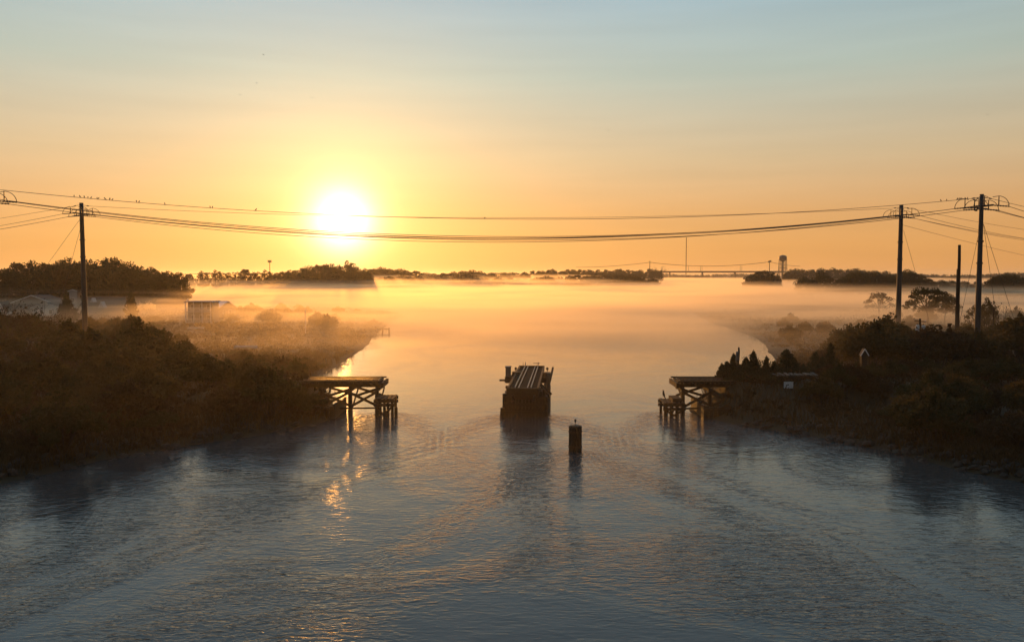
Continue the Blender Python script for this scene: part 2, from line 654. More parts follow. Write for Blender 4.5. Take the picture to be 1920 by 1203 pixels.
t.links.new(mth(t, 'SUBTRACT', sp.outputs['Y'], mth(t, 'ADD', inl, inr)), yf.inputs['Value'])
den = mth(t, 'MULTIPLY', mth(t, 'MULTIPLY', nf.outputs[0], hf.outputs[0]), mth(t, 'MULTIPLY', yf.outputs[0], MIST_DENSITY))
t.links.new(den, pv.inputs['Density'])
MX, MY0, MY1 = 700, 46, 1500
m.cycles.volume_step_rate = 18.0 / ((2 * MX + (MY1 - MY0) + 9) / 30.0)
ms = MB().box((0, (MY0 + MY1) / 2, 7.6), (2 * MX, MY1 - MY0, 16.0))
tag(ms.build('mist', 'mist_air'), 'low bank of glowing mist lying on the river upstream', 'mist', kind='stuff')


# ------------------------------------------------------------------ old railway: timber trestles and the open swing span
def pile(mb, x, y, z0, z1, r=0.17, lean=(0, 0)):
    mb.tube([(x + lean[0], y + lean[1], z0), (x, y, z1)], [r * 1.08, r * 0.94], 9)
    return mb


def trestle(root, xs_bents, x0, x1, ztop, y0, y1, side):
    """timber approach trestle along x between y0 and y1; xs_bents: positions of the pile bents"""
    ox, oy, oz = root.location

    def loc(x, y, z):
        return (x - ox, y - oy, z - oz)
    ym = (y0 + y1) / 2
    # stringers under the sleepers
    for y in (y0 + 0.35, y0 + 0.85, y1 - 0.85, y1 - 0.35):
        b = MB()
        b.beam(loc(x0, y, ztop - 0.57), loc(x1, y, ztop - 0.57), 0.28, 0.36)
        b.build('stringer', 'timber', root)
    n = int(abs(x1 - x0) / 0.42)
    sl = MB().box((0, 0, 0), (0.22, y1 - y0 + 0.5, 0.17)).mesh('sleeper', 'timber')
    for i in range(n):
        x = x0 + (x1 - x0) * (i + 0.5) / n
        inst('sleeper', sl, root, loc(x, ym + rnd.uniform(-0.05, 0.05), ztop - 0.285 + rnd.uniform(-0.004, 0.004)), (0, 0, rnd.uniform(-0.02, 0.02)))
    for y in (y0 - 0.12, y1 + 0.12):
        b = MB().beam(loc(x0, y, ztop - 0.13), loc(x1 + 0.15 * side, y, ztop - 0.13), 0.2, 0.13)
        b.build('guard_timber', 'timber', root)
    for y in (ym - 0.72, ym + 0.72):
        b = MB().beam(loc(x0, y, ztop - 0.12), loc(x1 - 0.25 * side, y, ztop - 0.12), 0.075, 0.15)
        b.build('rail', 'rail_steel', root)
    for x in xs_bents:
        c = MB().beam(loc(x, y0 - 0.25, ztop - 1.0), loc(x, y1 + 0.25, ztop - 1.0), 0.36, 0.3)
        c.build('bent_cap', 'timber', root)
        for k, y in enumerate((y0 + 0.05, ym, y1 - 0.05)):
            lean = ((0, -0.25), (0, 0), (0, 0.25))[k]
            p = pile(MB(), *loc(x * (1 + 0.0115 * (y - y0)), y, -2.4)[:2], -2.4 - oz, ztop - 1.1 - oz, 0.19, lean)
            p.build('pile', 'timber', root)
        b = MB().beam(loc(x + 0.22, y0 - 0.2, 0.55), loc(x + 0.22, y1 + 0.15, ztop - 1.2), 0.09, 0.24)
        b.build('brace', 'timber', root)
    # long crossed braces between the bents, on the near and the far face
    for a, b_ in zip(xs_bents[:-1], xs_bents[1:]):
        for y, dy in ((y0 - 0.22, 0.0), (y1 + 0.2, 0.12)):
            for (za, zb) in ((ztop - 1.25, 0.9 + dy * 4), (0.75 + dy * 5, ztop - 1.2)):
                m_ = MB().beam(loc(a, y + (0.1 if za > zb else 0), za), loc(b_, y + (0.1 if za > zb else 0), zb), 0.09, 0.25)
                m_.build('brace', 'timber', root)
    b = MB().beam(loc(xs_bents[0], y0 - 0.3, 0.62), loc(xs_bents[-1], y0 - 0.3, 0.68), 0.1, 0.16)
    b.build('waler', 'timber', root)


tl = thing('railway_trestle', (-17, 81.5, 0), 'dark timber trestle with crossed braces jutting from the left bank', 'trestle')
trestle(tl, [-19.2, -16.3, -13.6], -21.2, -13.3, 3.45, 79.9, 83.2, 1)
end = MB().beam((3.95, -1.7, 2.93), (3.95, 1.9, 2.93), 0.22, 0.5)
end.build('end_beam', 'timber', tl)

tr = thing('railway_trestle', (18, 81.5, 0), 'dark timber trestle stub on the right bank beside the cedars', 'trestle')
trestle(tr, [17.2, 19.9, 22.6], 22.6, 16.8, 3.45, 79.9, 83.2, -1)
end = MB().beam((-1.4, -1.8, 2.93), (-1.4, 1.9, 2.93), 0.24, 0.5)
end.build('end_beam', 'timber', tr)


def fender_platform(root, cx, cy, w, d, ztop, npx):
    for i in range(npx):
        for y in (-d / 2, d / 2):
            x = -w / 2 + w * i / (npx - 1)
            pile(MB(), x, y, -2.4, ztop - 0.05, 0.15).build('pile', 'wet_timber', root)
    for z, h in ((ztop - 0.12, 0.3), (ztop - 0.5, 0.3)):
        for y in (-d / 2 - 0.2, d / 2 + 0.2):
            MB().beam((-w / 2 - 0.25, y, z), (w / 2 + 0.25, y, z), 0.16, h).build('waler', 'timber', root)
    for i in range(5):
        x = -w / 2 + w * i / 4
        MB().beam((x, -d / 2 - 0.3, ztop + 0.08), (x, d / 2 + 0.3, ztop + 0.08 + rnd.uniform(-0.01, 0.01)), w / 5.2, 0.1).build('plank', 'timber', root)
    for s in (-1, 1):
        MB().beam((s * w / 2, -d / 2 - 0.1, ztop - 0.6), (0, -d / 2 - 0.1, 0.1), 0.1, 0.2).build('brace', 'timber', root)


fl = thing('fender_platform', (-12.55, 79.2, 0), 'small timber fender platform on piles at the end of the left trestle', 'fender')
fender_platform(fl, 0, 0, 1.55, 2.2, 1.75, 3)
pile(MB(), 1.05, -0.5, -2.4, 0.9, 0.17).build('broken_pile', 'wet_timber', fl)
pile(MB(), 0.15, -1.35, -2.4, 0.75, 0.2, (0.1, 0)).build('broken_pile', 'wet_timber', fl)

fr = thing('fender_platform', (16.0, 79.6, 0), 'stepped timber fender with planks at the end of the right trestle', 'fender')
fender_platform(fr, 0, 0, 1.7, 2.4, 1.3, 4)
MB().beam((-1.1, -1.6, 1.05), (-0.1, -1.6, 0.6), 0.1, 0.22).build('loose_plank', 'timber', fr)
MB().box((0.35, 0, 1.62), (0.9, 2.2, 0.34)).build('upper_step', 'timber', fr)

# bulkheads holding the ends of the embankments
for sx, lab in ((-17.6, 'dark timber bulkhead at the tip of the left bank under the trestle'),
                (19.0, 'dark timber bulkhead at the tip of the right bank under the trestle')):
    bk = thing('bulkhead', (sx, 77.4, 0), lab, 'bulkhead')
    s = 1 if sx > 0 else -1
    for i in range(7):
        x = s * i * 0.42
        b = MB().box((x, 0, -0.1 + rnd.uniform(-0.1, 0.1)), (0.38, 0.16, 2.6), rnd.uniform(-0.03, 0.03))
        b.build('plank', 'wet_timber', bk)
    for i in range(9):
        b = MB().box((-s * 0.24, 0.25 + i * 0.62, 0.0 + rnd.uniform(-0.12, 0.12)), (0.16, 0.58, 2.7), rnd.uniform(-0.02, 0.02))
        b.build('plank', 'wet_timber', bk)
    MB().beam((-s * 0.3, -0.16, 0.9), (s * 2.7, -0.16, 0.9), 0.16, 0.22).build('waler', 'timber', bk)

# swing span, turned open along the river
SP = thing('swing_bridge', (1.72, 85.5, 0), 'old railway swing span turned open on its pier in mid river', 'bridge', rz=-math.atan2(1.35, 19.0))
SZ = 3.1
pier = MB()
pier.tube([(0, -0.5, -2.2), (0, -0.5, 1.3)], [2.35, 2.2], 20)
pier.tube([(0, -0.5, 1.3), (0, -0.5, 1.62)], [2.45, 2.45], 20)
pier.build('pivot_pier', 'concrete', SP)
MB().tube([(0, -0.5, 1.62), (0, -0.5, 1.95)], [1.5, 1.5], 24).build('turntable_ring', 'rust_steel', SP)
for x in (-0.95, 0.95):
    gb = MB()
    gb.beam((x, -9.5, SZ - 0.72), (x, 8.5, SZ - 0.72), 0.05, 0.9)
    gb.beam((x, -9.5, SZ - 0.26), (x, 8.5, SZ - 0.26), 0.34, 0.05)
    gb.beam((x, -9.5, SZ - 1.19), (x, 8.5, SZ - 1.19), 0.34, 0.05)
    gb.build('girder', 'rust_steel', SP)
for i in range(8):
    y = -9.2 + i * 2.35
    MB().beam((-0.92, y, SZ - 0.75), (0.92, y, SZ - 0.75), 0.12, 0.6).build('cross_frame', 'rust_steel', SP)
slp = MB().box((0, 0, 0), (3.0, 0.24, 0.2)).mesh('sleeper', 'timber')
for i in range(37):
    inst('sleeper', slp, SP, (rnd.uniform(-0.04, 0.04), -9.4 + i * 0.488, SZ - 0.13), (0, 0, rnd.uniform(-0.02, 0.02)))
for x, r_ in ((-0.76, 0.16), (0.76, 0.16), (-0.42, 0.11), (0.42, 0.11)):
    rb = MB()
    rb.beam((x, -9.6, SZ + 0.05 + r_ - 0.03), (x, 8.6, SZ + 0.05 + r_ - 0.03), 0.085, 0.06)
    rb.beam((x, -9.6, SZ - 0.02 + r_ / 2), (x, 8.6, SZ - 0.02 + r_ / 2), 0.03, r_)
    rb.build('rail' if r_ > 0.12 else 'guard_rail', 'rail_steel', SP)
for x in (-1.42, 1.42):
    MB().beam((x, -9.4, SZ + 0.06), (x, 8.5, SZ + 0.06), 0.2, 0.17).build('guard_timber', 'timber', SP)
for x in (-0.76, 0.76):
    MB().beam((x, 8.5, SZ + 0.1), (x, 9.0, SZ + 0.5), 0.09, 0.12).build('rail_end', 'rail_steel', SP)
MB().beam((0.2, 8.6, SZ + 0.48), (0.95, 8.6, SZ + 0.48), 0.06, 0.06).build('end_bar', 'rust_steel', SP)
MB().beam((-1.5, 8.7, SZ - 0.1), (1.5, 8.7, SZ - 0.1), 0.3, 0.55).build('end_beam', 'timber', SP)
MB().beam((-1.5, -9.6, SZ - 0.2), (1.5, -9.6, SZ - 0.2), 0.3, 0.6).build('end_beam', 'timber', SP)
# machinery platform across the middle with the control cabinet
for i in range(6):
    MB().beam((-2.6, 1.4 + i * 0.36, SZ - 0.3), (2.4, 1.4 + i * 0.36, SZ - 0.3 + rnd.uniform(-0.01, 0.01)), 0.32, 0.1).build('platform_plank', 'timber', SP)
for y in (1.3, 3.3):
    MB().beam((-2.6, y, SZ - 0.62), (2.4, y, SZ - 0.62), 0.16, 0.5).build('platform_beam', 'rust_steel', SP)
cab = MB()
cab.box((-2.3, 2.3, SZ - 0.14), (0.55, 0.8, 1.72))
cab.box((-2.3, 2.3, SZ + 0.77), (0.66, 0.92, 0.1))
cabo = cab.build('control_cabinet', 'galvanised', SP)
MB().box((-2.3, 1.87, SZ - 0.14), (0.42, 0.05, 1.45)).build('cabinet_door', 'galvanised', cabo)
MB().beam((-2.57, 2.0, SZ - 0.7), (-3.25, 2.0, SZ - 0.7), 0.18, 0.2).build('lamp_arm', 'rust_steel', SP)
MB().box((-1.3, 2.3, SZ - 0.02), (1.1, 0.9, 0.5)).build('motor_box', 'rust_steel', SP)
MB().box((1.9, 2.3, SZ - 0.02), (0.9, 0.8, 0.42)).build('gear_box', 'rust_steel', SP)


def lamp_post(root, x, y, z, h, parentname='signal_lamp'):
    p = MB()
    p.tube([(x, y, z), (x, y, z + h)], 0.035, 6)
    po = p.build(parentname, 'rust_steel', root)
    b = MB()
    b.tube([(x, y, z + h), (x, y, z + h + 0.06), (x, y, z + h + 0.26), (x, y, z + h + 0.33)], [0.08, 0.13, 0.13, 0.04], 10)
    b.build('lantern', 'rust_steel', po)


lamp_post(SP, -1.62, 4.5, SZ - 0.3, 0.45)
lamp_post(SP, 1.95, 4.6, SZ - 0.3, 0.45)
lamp_post(SP, -1.75, -7.0, SZ - 1.05, 0.7)
MB().tube([(-0.95, 7.5, SZ), (-0.95, 7.5, SZ + 0.75)], 0.025, 5).build('marker_rod', 'rust_steel', SP)
MB().beam((2.35, 1.5, SZ - 0.6), (2.6, 3.6, SZ + 0.55), 0.18, 0.22).build('locking_lever', 'rust_steel', SP)
for (a, b_) in (((1.5, -5.0, SZ - 0.2), (2.5, -6.4, 1.9)), ((1.4, -3.0, SZ - 0.3), (2.6, -3.4, 1.7))):
    MB().beam(a, b_, 0.14, 0.2).build('strut', 'timber', SP)

# timber fender rack around the open span
FN = thing('pier_fender', (1.72, 85.5, 0), 'timber plank fender and tall piles around the swing span pier', 'fender', rz=SP.rotation_euler.z)
x0f, x1f, yn = -1.85, 2.1, -7.3
for i in range(12):
    x = x0f + (x1f - x0f) * (i + 0.5) / 12
    top = (2.2, 2.35, 1.5, 2.3, 2.5, 2.45, 2.2, 2.5, 1.9, 2.75, 2.55, 2.8)[i] + rnd.uniform(-0.08, 0.08)
    MB().box((x + rnd.uniform(-0.02, 0.02), yn + rnd.uniform(-0.05, 0.03), (top - 2.4) / 2), ((x1f - x0f) / 12 - rnd.uniform(0.02, 0.1), 0.18, top + 2.4), rnd.uniform(-0.06, 0.06)).build('plank', 'wet_timber', FN)
for sx in (x0f - 0.1, x1f + 0.1):
    for k in range(8):
        y = yn + 0.4 + k * 1.45
        pile(MB(), sx, y, -2.4, 2.05 + rnd.uniform(-0.3, 0.25), 0.17).build('pile', 'wet_timber', FN)
    for z in (0.55, 1.2, 1.75):
        MB().beam((sx, yn + 0.1, z), (sx, yn + 11, z), 0.14, 0.3).build('waler', 'wet_timber', FN)
for z in (0.5, 1.25, 1.95):
    MB().beam((x0f - 0.2, yn - 0.17, z), (x1f + 0.2, yn - 0.17, z), 0.14, 0.26).build('waler', 'wet_timber', FN)
pile(MB(), x0f - 0.25, yn - 0.3, -2.4, 0.95, 0.24, (-0.25, 0)).build('leaning_pile', 'wet_timber', FN)
pile(MB(), x0f - 0.1, yn + 0.1, -2.4, 2.3, 0.22).build('corner_pile', 'wet_timber', FN)
tp = pile(MB(), x1f + 0.12, yn + 5.4, -2.4, 3.75, 0.2).build('tall_pile', 'grey_wood', FN)
for i in range(7):
    MB().beam((x1f + 0.12, yn + 5.4, 2.1 + i * 0.24), (x1f + 0.42, yn + 5.4, 2.1 + i * 0.24), 0.03, 0.03).build('rung', 'rust_steel', tp)
pile(MB(), x1f - 0.2, yn + 5.2, -2.4, 2.7, 0.15).build('tall_pile', 'grey_wood', FN)

# channel marker: a thick round pile with a small light
MK = thing('channel_marker', (*on(1078.5, 846)[:2], 0), 'stout round dark pile with a small light on top in the water', 'marker')
mkb = MB()
for k in range(12):
    a = 2 * math.pi * k / 12
    mkb = MB()
    pile(mkb, 0.40 * math.cos(a), 0.40 * math.sin(a), -2.4, 2.0 + rnd.uniform(-0.05, 0.05), 0.125)
    mkb.build('pile', 'wet_timber', MK)
MB().tube([(0, 0, -2.4), (0, 0, 1.98)], 0.36, 12).build('core_pile', 'wet_timber', MK)
for z in (0.35, 1.55):
    MB().tube([(0, 0, z), (0, 0, z + 0.14)], 0.545, 24).build('band', 'rust_steel', MK)
MB().tube([(0, 0, 1.98), (0, 0, 2.06)], 0.46, 14).build('cap', 'timber', MK)
MB().tube([(0, 0, 2.0), (0, 0, 2.36)], 0.025, 6).build('lamp_stem', 'rust_steel', MK)
MB().tube([(0, 0, 2.36), (0, 0, 2.4), (0, 0, 2.55), (0, 0, 2.6)], [0.05, 0.075, 0.075, 0.03], 9).build('lantern', 'rust_steel', MK)


# ------------------------------------------------------------------ power lines
POLE_LABELS = {}


def power_pole(loc, ztop, zarm, yaw, label, r0=0.5, r1=0.33):
    """steel pole; the three wires end on it at strain insulators with jumper loops above, yaw: direction of the line"""
    z0 = gz(loc[0], loc[1]) - 0.3
    root = thing('power_pole', (loc[0], loc[1], z0), label, 'power pole', 'steel poles of the river crossing', rz=yaw)
    H = ztop - z0
    A = zarm - z0
    n = 10
    MB().tube([(0, 0, H * k / n) for k in range(n + 1)], [r0 + (r1 - r0) * k / n for k in range(n + 1)], 14).build('shaft', 'pole_steel', root, True)
    MB().tube([(0, 0, H), (0, 0, H + 0.06)], [r1 * 1.08, r1 * 1.0], 14).build('top_plate', 'pole_steel', root)
    for y in (-0.5, 0.5):
        pass
    arm = MB()
    arm.beam((0, -2.2, A), (0, 2.2, A), 0.16, 0.22)
    arm.build('crossarm', 'pole_steel', root)
    for s in (-1, 1):
        tk = MB()
        tk.tube([(s * r1, 0, H - 0.35), (s * 1.1, 0, H - 0.45)], [0.05, 0.04], 6)
        tk.tube([(s * 1.0, 0, H - 0.45), (s * 1.35, 0, H - 0.5)], [0.1, 0.06], 8)
        tk.build('shield_wire_clamp', 'insulator', root)
    for y in (-1.9, 0.0, 1.9):
        zz = A - (0.0 if y else 0.35)
        for s in (-1, 1):
            x0 = r1 * 0.8 if y == 0 else 0.1
            si = MB()
            pts, rr = [], []
            for k in range(13):
                pts.append((s * (x0 + 2.2 * k / 12), y, zz - 0.14 * k / 12))
                rr.append(0.055 if k % 2 else 0.1)
            si.tube(pts, rr, 7)
            si.build('strain_insulator', 'insulator', root)
            MB().tube([(s * 0.95, y, zz - 0.05), (s * 0.95, y, zz + 1.15)], [0.075, 0.05], 7).build('post_insulator', 'insulator', root)
            jl = MB()
            P = []
            for k in range(11):
                u = k / 10
                x = 0.95 + (2.34 - 0.95) * math.sin(u * math.pi / 2)
                z = 1.15 - 1.3 * (1 - math.cos(u * math.pi / 2))
                P.append((s * x, y, zz + z))
            P.insert(0, (s * 0.3, y + 0.25, zz + 1.05))
            jl.tube(P, 0.04, 5)
            jl.build('jumper_loop', 'cable', root)
    for k in range(2):
        MB().tube([(0, 0, H * (0.62 + 0.12 * k)), (0, 0, H * (0.62 + 0.12 * k) + 0.2)], [r0 * 0.95, r0 * 0.95], 14).build('band', 'pole_steel', root)
    return root


A_L, A_R = at(-26, 347, 93.0), at(1841, 365, 103.0)
B_L, B_R = at(152.5, 381, 144.0), at(1690, 385, 144.0)
yawA = math.atan2(A_R.y - A_L.y, A_R.x - A_L.x)
yawB = math.atan2(B_R.y - B_L.y, B_R.x - B_L.x)
power_pole(B_L, B_L.z, at(153, 401, 144).z, yawB, 'steel power pole on the left bank, near the left edge of the view')
power_pole(B_R, B_R.z, at(1690, 404, 144).z, yawB, 'shorter looking steel power pole left of the bare wooden pole on the right bank')
power_pole(A_L, A_L.z, at(-26, 374, 93).z, yawA, 'steel power pole at the far left whose insulators just reach into view', 0.45, 0.3)
power_pole(A_R, A_R.z, at(1841, 387, 103).z, yawA, 'tallest steel power pole at the right edge of the view', 0.42, 0.24)


def sag_points(a, b, sag, n=48):
    a, b = Vector(a), Vector(b)
    out = []
    for k in range(n + 1):
        u = k / n
        p = a.lerp(b, u)
        p.z -= 4 * sag * u * (1 - u)
        out.append(p)
    return out


def wire(a, b, sag, r, label, group, n=48):
    pts = sag_points(a, b, sag, n)
    o = MB().tube(pts, r, 5)
    ob = o.build('power_cable', 'cable', None, True)
    tag(ob, label, 'cable', group)
    return pts


def arm_pt(P, z, yaw, dx, dy):
    return Vector((P.x + dx * math.cos(yaw) - dy * math.sin(yaw), P.y + dx * math.sin(yaw) + dy * math.cos(yaw), z))


zAL, zAR = at(-26, 374, 93).z, at(1841, 387, 103).z
zBL, zBR = at(153, 401, 144).z, at(1690, 404, 144).z
WR = 0.036
for dy, w_ in ((-1.9, 'nearest'), (0.0, 'middle'), (1.9, 'farthest')):
    dz = -0.14 - (0.0 if dy else 0.35)
    wire(arm_pt(A_L, zAL + dz, yawA, 2.28, dy), arm_pt(A_R, zAR + dz, yawA, -2.28, dy), 4.0, WR,
         w_ + ' of three cables strung over the river to the tallest right pole', 'cables of the near river crossing')
    wire(arm_pt(B_L, zBL + dz, yawB, 2.28, dy), arm_pt(B_R, zBR + dz, yawB, -2.28, dy), 4.1 + (0.3 if dy == 0 else 0), WR + 0.01,
         w_ + ' of three cables strung over the river between the two lower steel poles', 'cables of the far river crossing')
shieldA = wire(arm_pt(A_L, A_L.z - 0.5, yawA, 1.3, 0), arm_pt(A_R, A_R.z - 0.5, yawA, -1.3, 0), 3.0, 0.03,
               'thin top wire with perched birds strung to the tallest right pole', 'thin top wires', 96)
wire(arm_pt(B_L, B_L.z - 0.5, yawB, 1.3, 0), arm_pt(B_R, B_R.z - 0.5, yawB, -1.3, 0), 1.9, 0.03,
     'thin top wire without birds between the two lower steel poles', 'thin top wires')
# onward spans out of the picture
for (P, zc, ztop, yaw, side, Q, nm) in ((B_L, zBL, B_L.z, yawB, -1, Vector((-236, 262, 0)), 'left steel pole'),
                                         (B_R, zBR, B_R.z, yawB, 1, Vector((205, 262, 0)), 'shorter right steel pole'),
                                         (A_R, zAR, A_R.z, yawA, 1, Vector((178, 196, 0)), 'tallest right steel pole')):
    for dy, w_ in ((-1.9, 'nearest'), (0.0, 'middle'), (1.9, 'farthest')):
        dz = -0.14 - (0.0 if dy else 0.35)
        a = arm_pt(P, zc + dz, yaw, side * 2.28, dy)
        wire(a, (Q.x + dy * 0.6, Q.y + dy * (0.8 * -side), zc + dz), 2.4, WR, f'{w_} cable running inland out of view from the {nm}', 'cables running inland', 24)
    wire(arm_pt(P, ztop - 0.5, yaw, side * 1.3, 0), (Q.x, Q.y, ztop - 0.5), 1.6, 0.03, f'thin top wire running inland out of view from the {nm}', 'thin top wires', 24)
wire((B_R.x, B_R.y, zBR - 1.6), (205, 262, 13.5), 1.0, 0.028, 'lowest thin wire sloping inland from the shorter right steel pole', 'thin top wires', 24)
# guys
for (a, b_, lab) in ((at(150, 411, 144), at(93, 490, 155), 'guy wire slanting left from the left steel pole, upper one'),
                     (at(150, 431, 144), at(134, 490, 150), 'guy wire close beside the left steel pole, lower one'),
                     (at(1694, 431, 144), at(1722, 530, 150), 'guy wire slanting right from the shorter right steel pole'),
                     (at(1838, 424, 103), at(1812, 545, 110), 'guy wire slanting left from the tallest right pole'),
                     (at(1844, 420, 103), at(1861, 545, 112), 'steeper guy wire right of the tallest right pole'),
                     (at(1844, 420, 103), at(1884, 545, 112), 'wider guy wire right of the tallest right pole')):
    d = (b_ - a)
    k = (a.z - 1.0) / -d.z
    tag(MB().tube([a, a + d * k], 0.024, 4).build('guy_wire', 'cable'), lab, 'guy wire', 'guy wires of the steel poles')


# ------------------------------------------------------------------ birds
def bird_mesh():
    b = MB()
    b.tube([(-0.17, 0, 0.03), (-0.1, 0, 0.10), (0.0, 0, 0.17), (0.06, 0, 0.26), (0.085, 0, 0.31), (0.10, 0, 0.36), (0.09, 0, 0.395)],
           [0.02, 0.055, 0.085, 0.075, 0.05, 0.052, 0.015], 8)
    b.tube([(0.135, 0, 0.352), (0.19, 0, 0.345)], [0.022, 0.004], 5)
    b.tube([(-0.08, 0, 0.08), (-0.26, 0, -0.02)], [0.035, 0.022], 5)
    b.tube([(0.02, 0.025, 0.12), (0.02, 0.025, -0.02)], 0.009, 4)
    b.tube([(0.02, -0.025, 0.12), (0.02, -0.025, -0.02)], 0.009, 4)
    return b.mesh('bird', 'bird', True)


BIRD = bird_mesh()


def project(p):
    cp, sp_ = math.cos(PITCH), math.sin(PITCH)
    q = Vector(p) - Vector((0, 0, CAM_Z))
    depth = q.y * cp - q.z * sp_
    up = q.y * sp_ + q.z * cp
    return 960 + FPX * q.x / depth, 601.5 - FPX * up / depth


def bird_on_wire(px, label, group):
    for a, b in zip(shieldA[:-1], shieldA[1:]):
        xa, xb = project(a)[0], project(b)[0]
        if xa <= px <= xb:
            p = a.lerp(b, (px - xa) / (xb - xa))
            s = rnd.uniform(0.85, 1.1)
            o = inst('bird', BIRD, None, (p.x, p.y, p.z + 0.03), (0, 0, rnd.choice((1, -1)) * 1.57 + rnd.uniform(-0.7, 0.7)), (s * 0.75, s * 0.75, s * 0.62))
            tag(o, label, 'bird', group)
            return


leftb = [139, 150, 158, 165, 171, 182, 184.8, 197, 206, 211, 256, 261, 309, 394, 398.5, 480]
nm_left = ['leftmost bird of the flock on the top wire at left', 'second bird from the left on the top wire', 'third bird from the left on the top wire',
           'fourth bird from the left on the top wire', 'fifth bird from the left on the top wire', 'left bird of the touching pair above the left steel pole',
           'right bird of the touching pair above the left steel pole', 'bird on the top wire just after the touching pair',
           'left one of the last two birds of the flock right of the left pole', 'last bird of the left flock on the top wire',
           'left bird of the pair well right of the left pole', 'right bird of the pair well right of the left pole',
           'single bird alone on the top wire between two pairs', 'left bird of the pair farther along the top wire toward the sun',
           'right bird of the pair farther along the top wire toward the sun', 'bird on the top wire nearest to the sun']
for px, l in zip(leftb, nm_left):
    bird_on_wire(px, l, 'birds perched on the top wire')
rightb = [1764, 1775, 1795, 1798.5, 1801, 1803.5, 1810, 1814, 1830]
nm_right = ['left one of two birds on the top wire left of the tallest pole', 'right one of two birds on the top wire left of the tallest pole',
            'first of four close birds on the top wire by the tallest pole', 'second of four close birds on the top wire by the tallest pole',
            'third of four close birds on the top wire by the tallest pole', 'fourth of four close birds on the top wire by the tallest pole',
            'left bird of the last pair before the tallest pole', 'right bird of the last pair before the tallest pole',
            'bird sitting on the top wire right against the tallest pole']
for px, l in zip(rightb, nm_right):
    bird_on_wire(px, l, 'birds perched on the top wire')
bird_on_wire(909, 'lone bird on the top wire above mid river', 'birds perched on the top wire')


def flying_mesh():
    b = MB()
    b.tube([(0.28, 0, 0), (0.18, 0, 0.02), (0, 0, 0), (-0.22, 0, 0), (-0.34, 0, 0)], [0.01, 0.05, 0.07, 0.04, 0.015], 7)
    for s in (-1, 1):
        b.add([(0.1, s * 0.04, 0.02), (-0.12, s * 0.04, 0.01), (-0.08, s * 0.32, 0.13), (0.08, s * 0.32, 0.14), (-0.1, s * 0.62, 0.07),
               (0.1, s * 0.04, 0.0), (-0.12, s * 0.04, -0.01), (-0.08, s * 0.32, 0.115), (0.08, s * 0.32, 0.12)],
              [(0, 1, 2, 3), (3, 2, 4), (5, 8, 7, 6), (8, 4, 7), (0, 3, 8, 5), (3, 4, 8), (1, 6, 7, 2), (2, 7, 4)])
    return b.mesh('flying_bird', 'bird', True)


FLY = flying_mesh()
for px, py, D, l in ((1141, 245, 190, 'dark bird flying high in the sky right of the middle'),
                     (1852, 215, 260, 'tiny bird flying high at the right edge of the sky'),
                     (494, 103, 300, 'tiny bird flying highest in the left sky'),
                     (585, 184, 320, 'tiny bird flying high above the sun'),
                     (450, 178, 300, 'lower left one of two tiny birds in the left sky'),
                     (481, 156, 320, 'upper right one of two tiny birds in the left sky'),
                     (1829, 395, 110, 'bird flying just below the arms of the tallest pole'),
                     (1891, 384, 150, 'bird flying between the cables right of the tallest pole')):
    p = at(px, py, D)
    o = inst('flying_bird', FLY, None, p, (rnd.uniform(-0.4, 0.4), rnd.uniform(-0.3, 0.3), rnd.uniform(0, 6.28)), (1, 1, 1))
    tag(o, l, 'bird', 'birds in flight')
o = inst('bird', BIRD, None, (15.05, 79.3, 1.8), (0, -0.25, 2.9), (1.2, 1.5, 1.9))
tag(o, 'large dark bird standing upright on the right fender', 'bird')


# ------------------------------------------------------------------ wooden poles, signs and small things on the right bank
def wood_pole(px, ytop, D, label, r=0.2, lean=0.0, rings=True):
    p = at(px, ytop, D)
    z0 = gz(p.x, p.y) - 0.4
    H = p.z - z0
    root = thing('utility_pole', (p.x, p.y, z0), label, 'utility pole', 'wooden poles on the right bank')
    pts, rr = [], []
    for k in range(9):
        u = k / 8
        pts.append((lean * (1 - u) + 0.05 * math.sin(u * 9), 0.04 * math.sin(u * 7 + 1), H * u))
        rr.append(r * (1.25 - 0.4 * u))
    MB().tube(pts, rr, 10).build('shaft', 'timber', root, True)
    return root, H


wp, H = wood_pole(1799, 459, 122, 'bare wooden pole without wires between the two right steel poles', 0.24, 0.12)
MB().tube([(-0.28, -0.1, 2.0), (-0.3, -0.1, H * 0.79)], [0.09, 0.07], 6).build('conduit', 'rust_steel', wp)
for k in range(5):
    MB().box((-0.14, -0.1, 3 + k * (H * 0.7 - 3) / 4), (0.36, 0.3, 0.06)).build('strap', 'rust_steel', wp)
tp_, H = wood_pole(1725, 597, 112, 'short wooden pole carrying two pale transformers and a crossarm with lamp', 0.16)
MB().beam((-0.75, 0, H - 0.35), (0.9, 0, H - 0.45), 0.1, 0.13).build('crossarm', 'timber', tp_)
lp = MB().beam((-0.9, 0, H - 0.1), (-0.25, 0, H - 0.15), 0.24, 0.14).build('lamp_head', 'galvanised', tp_)
for s, zz in ((-1, 0.0), (1, -0.05)):
    c = MB()
    c.tube([(s * 0.42, -0.2, H - 1.85 + zz), (s * 0.42, -0.2, H - 0.95 + zz), (s * 0.42, -0.2, H - 0.88 + zz)], [0.25, 0.25, 0.18], 14)
    co = c.build('transformer', 'white_paint', tp_)
    MB().tube([(s * 0.42, -0.2, H - 0.9 + zz), (s * 0.42, -0.2, H - 0.66 + zz)], [0.05, 0.035], 6).build('bushing', 'insulator', co)
MB().tube([(0.75, 0, H - 0.42), (0.75, 0, H - 0.2)], [0.07, 0.05], 7).build('pin_insulator', 'white_paint', tp_)
sp_, H = wood_pole(1863, 576, 124, 'thin wooden pole standing behind the tallest steel pole', 0.11)
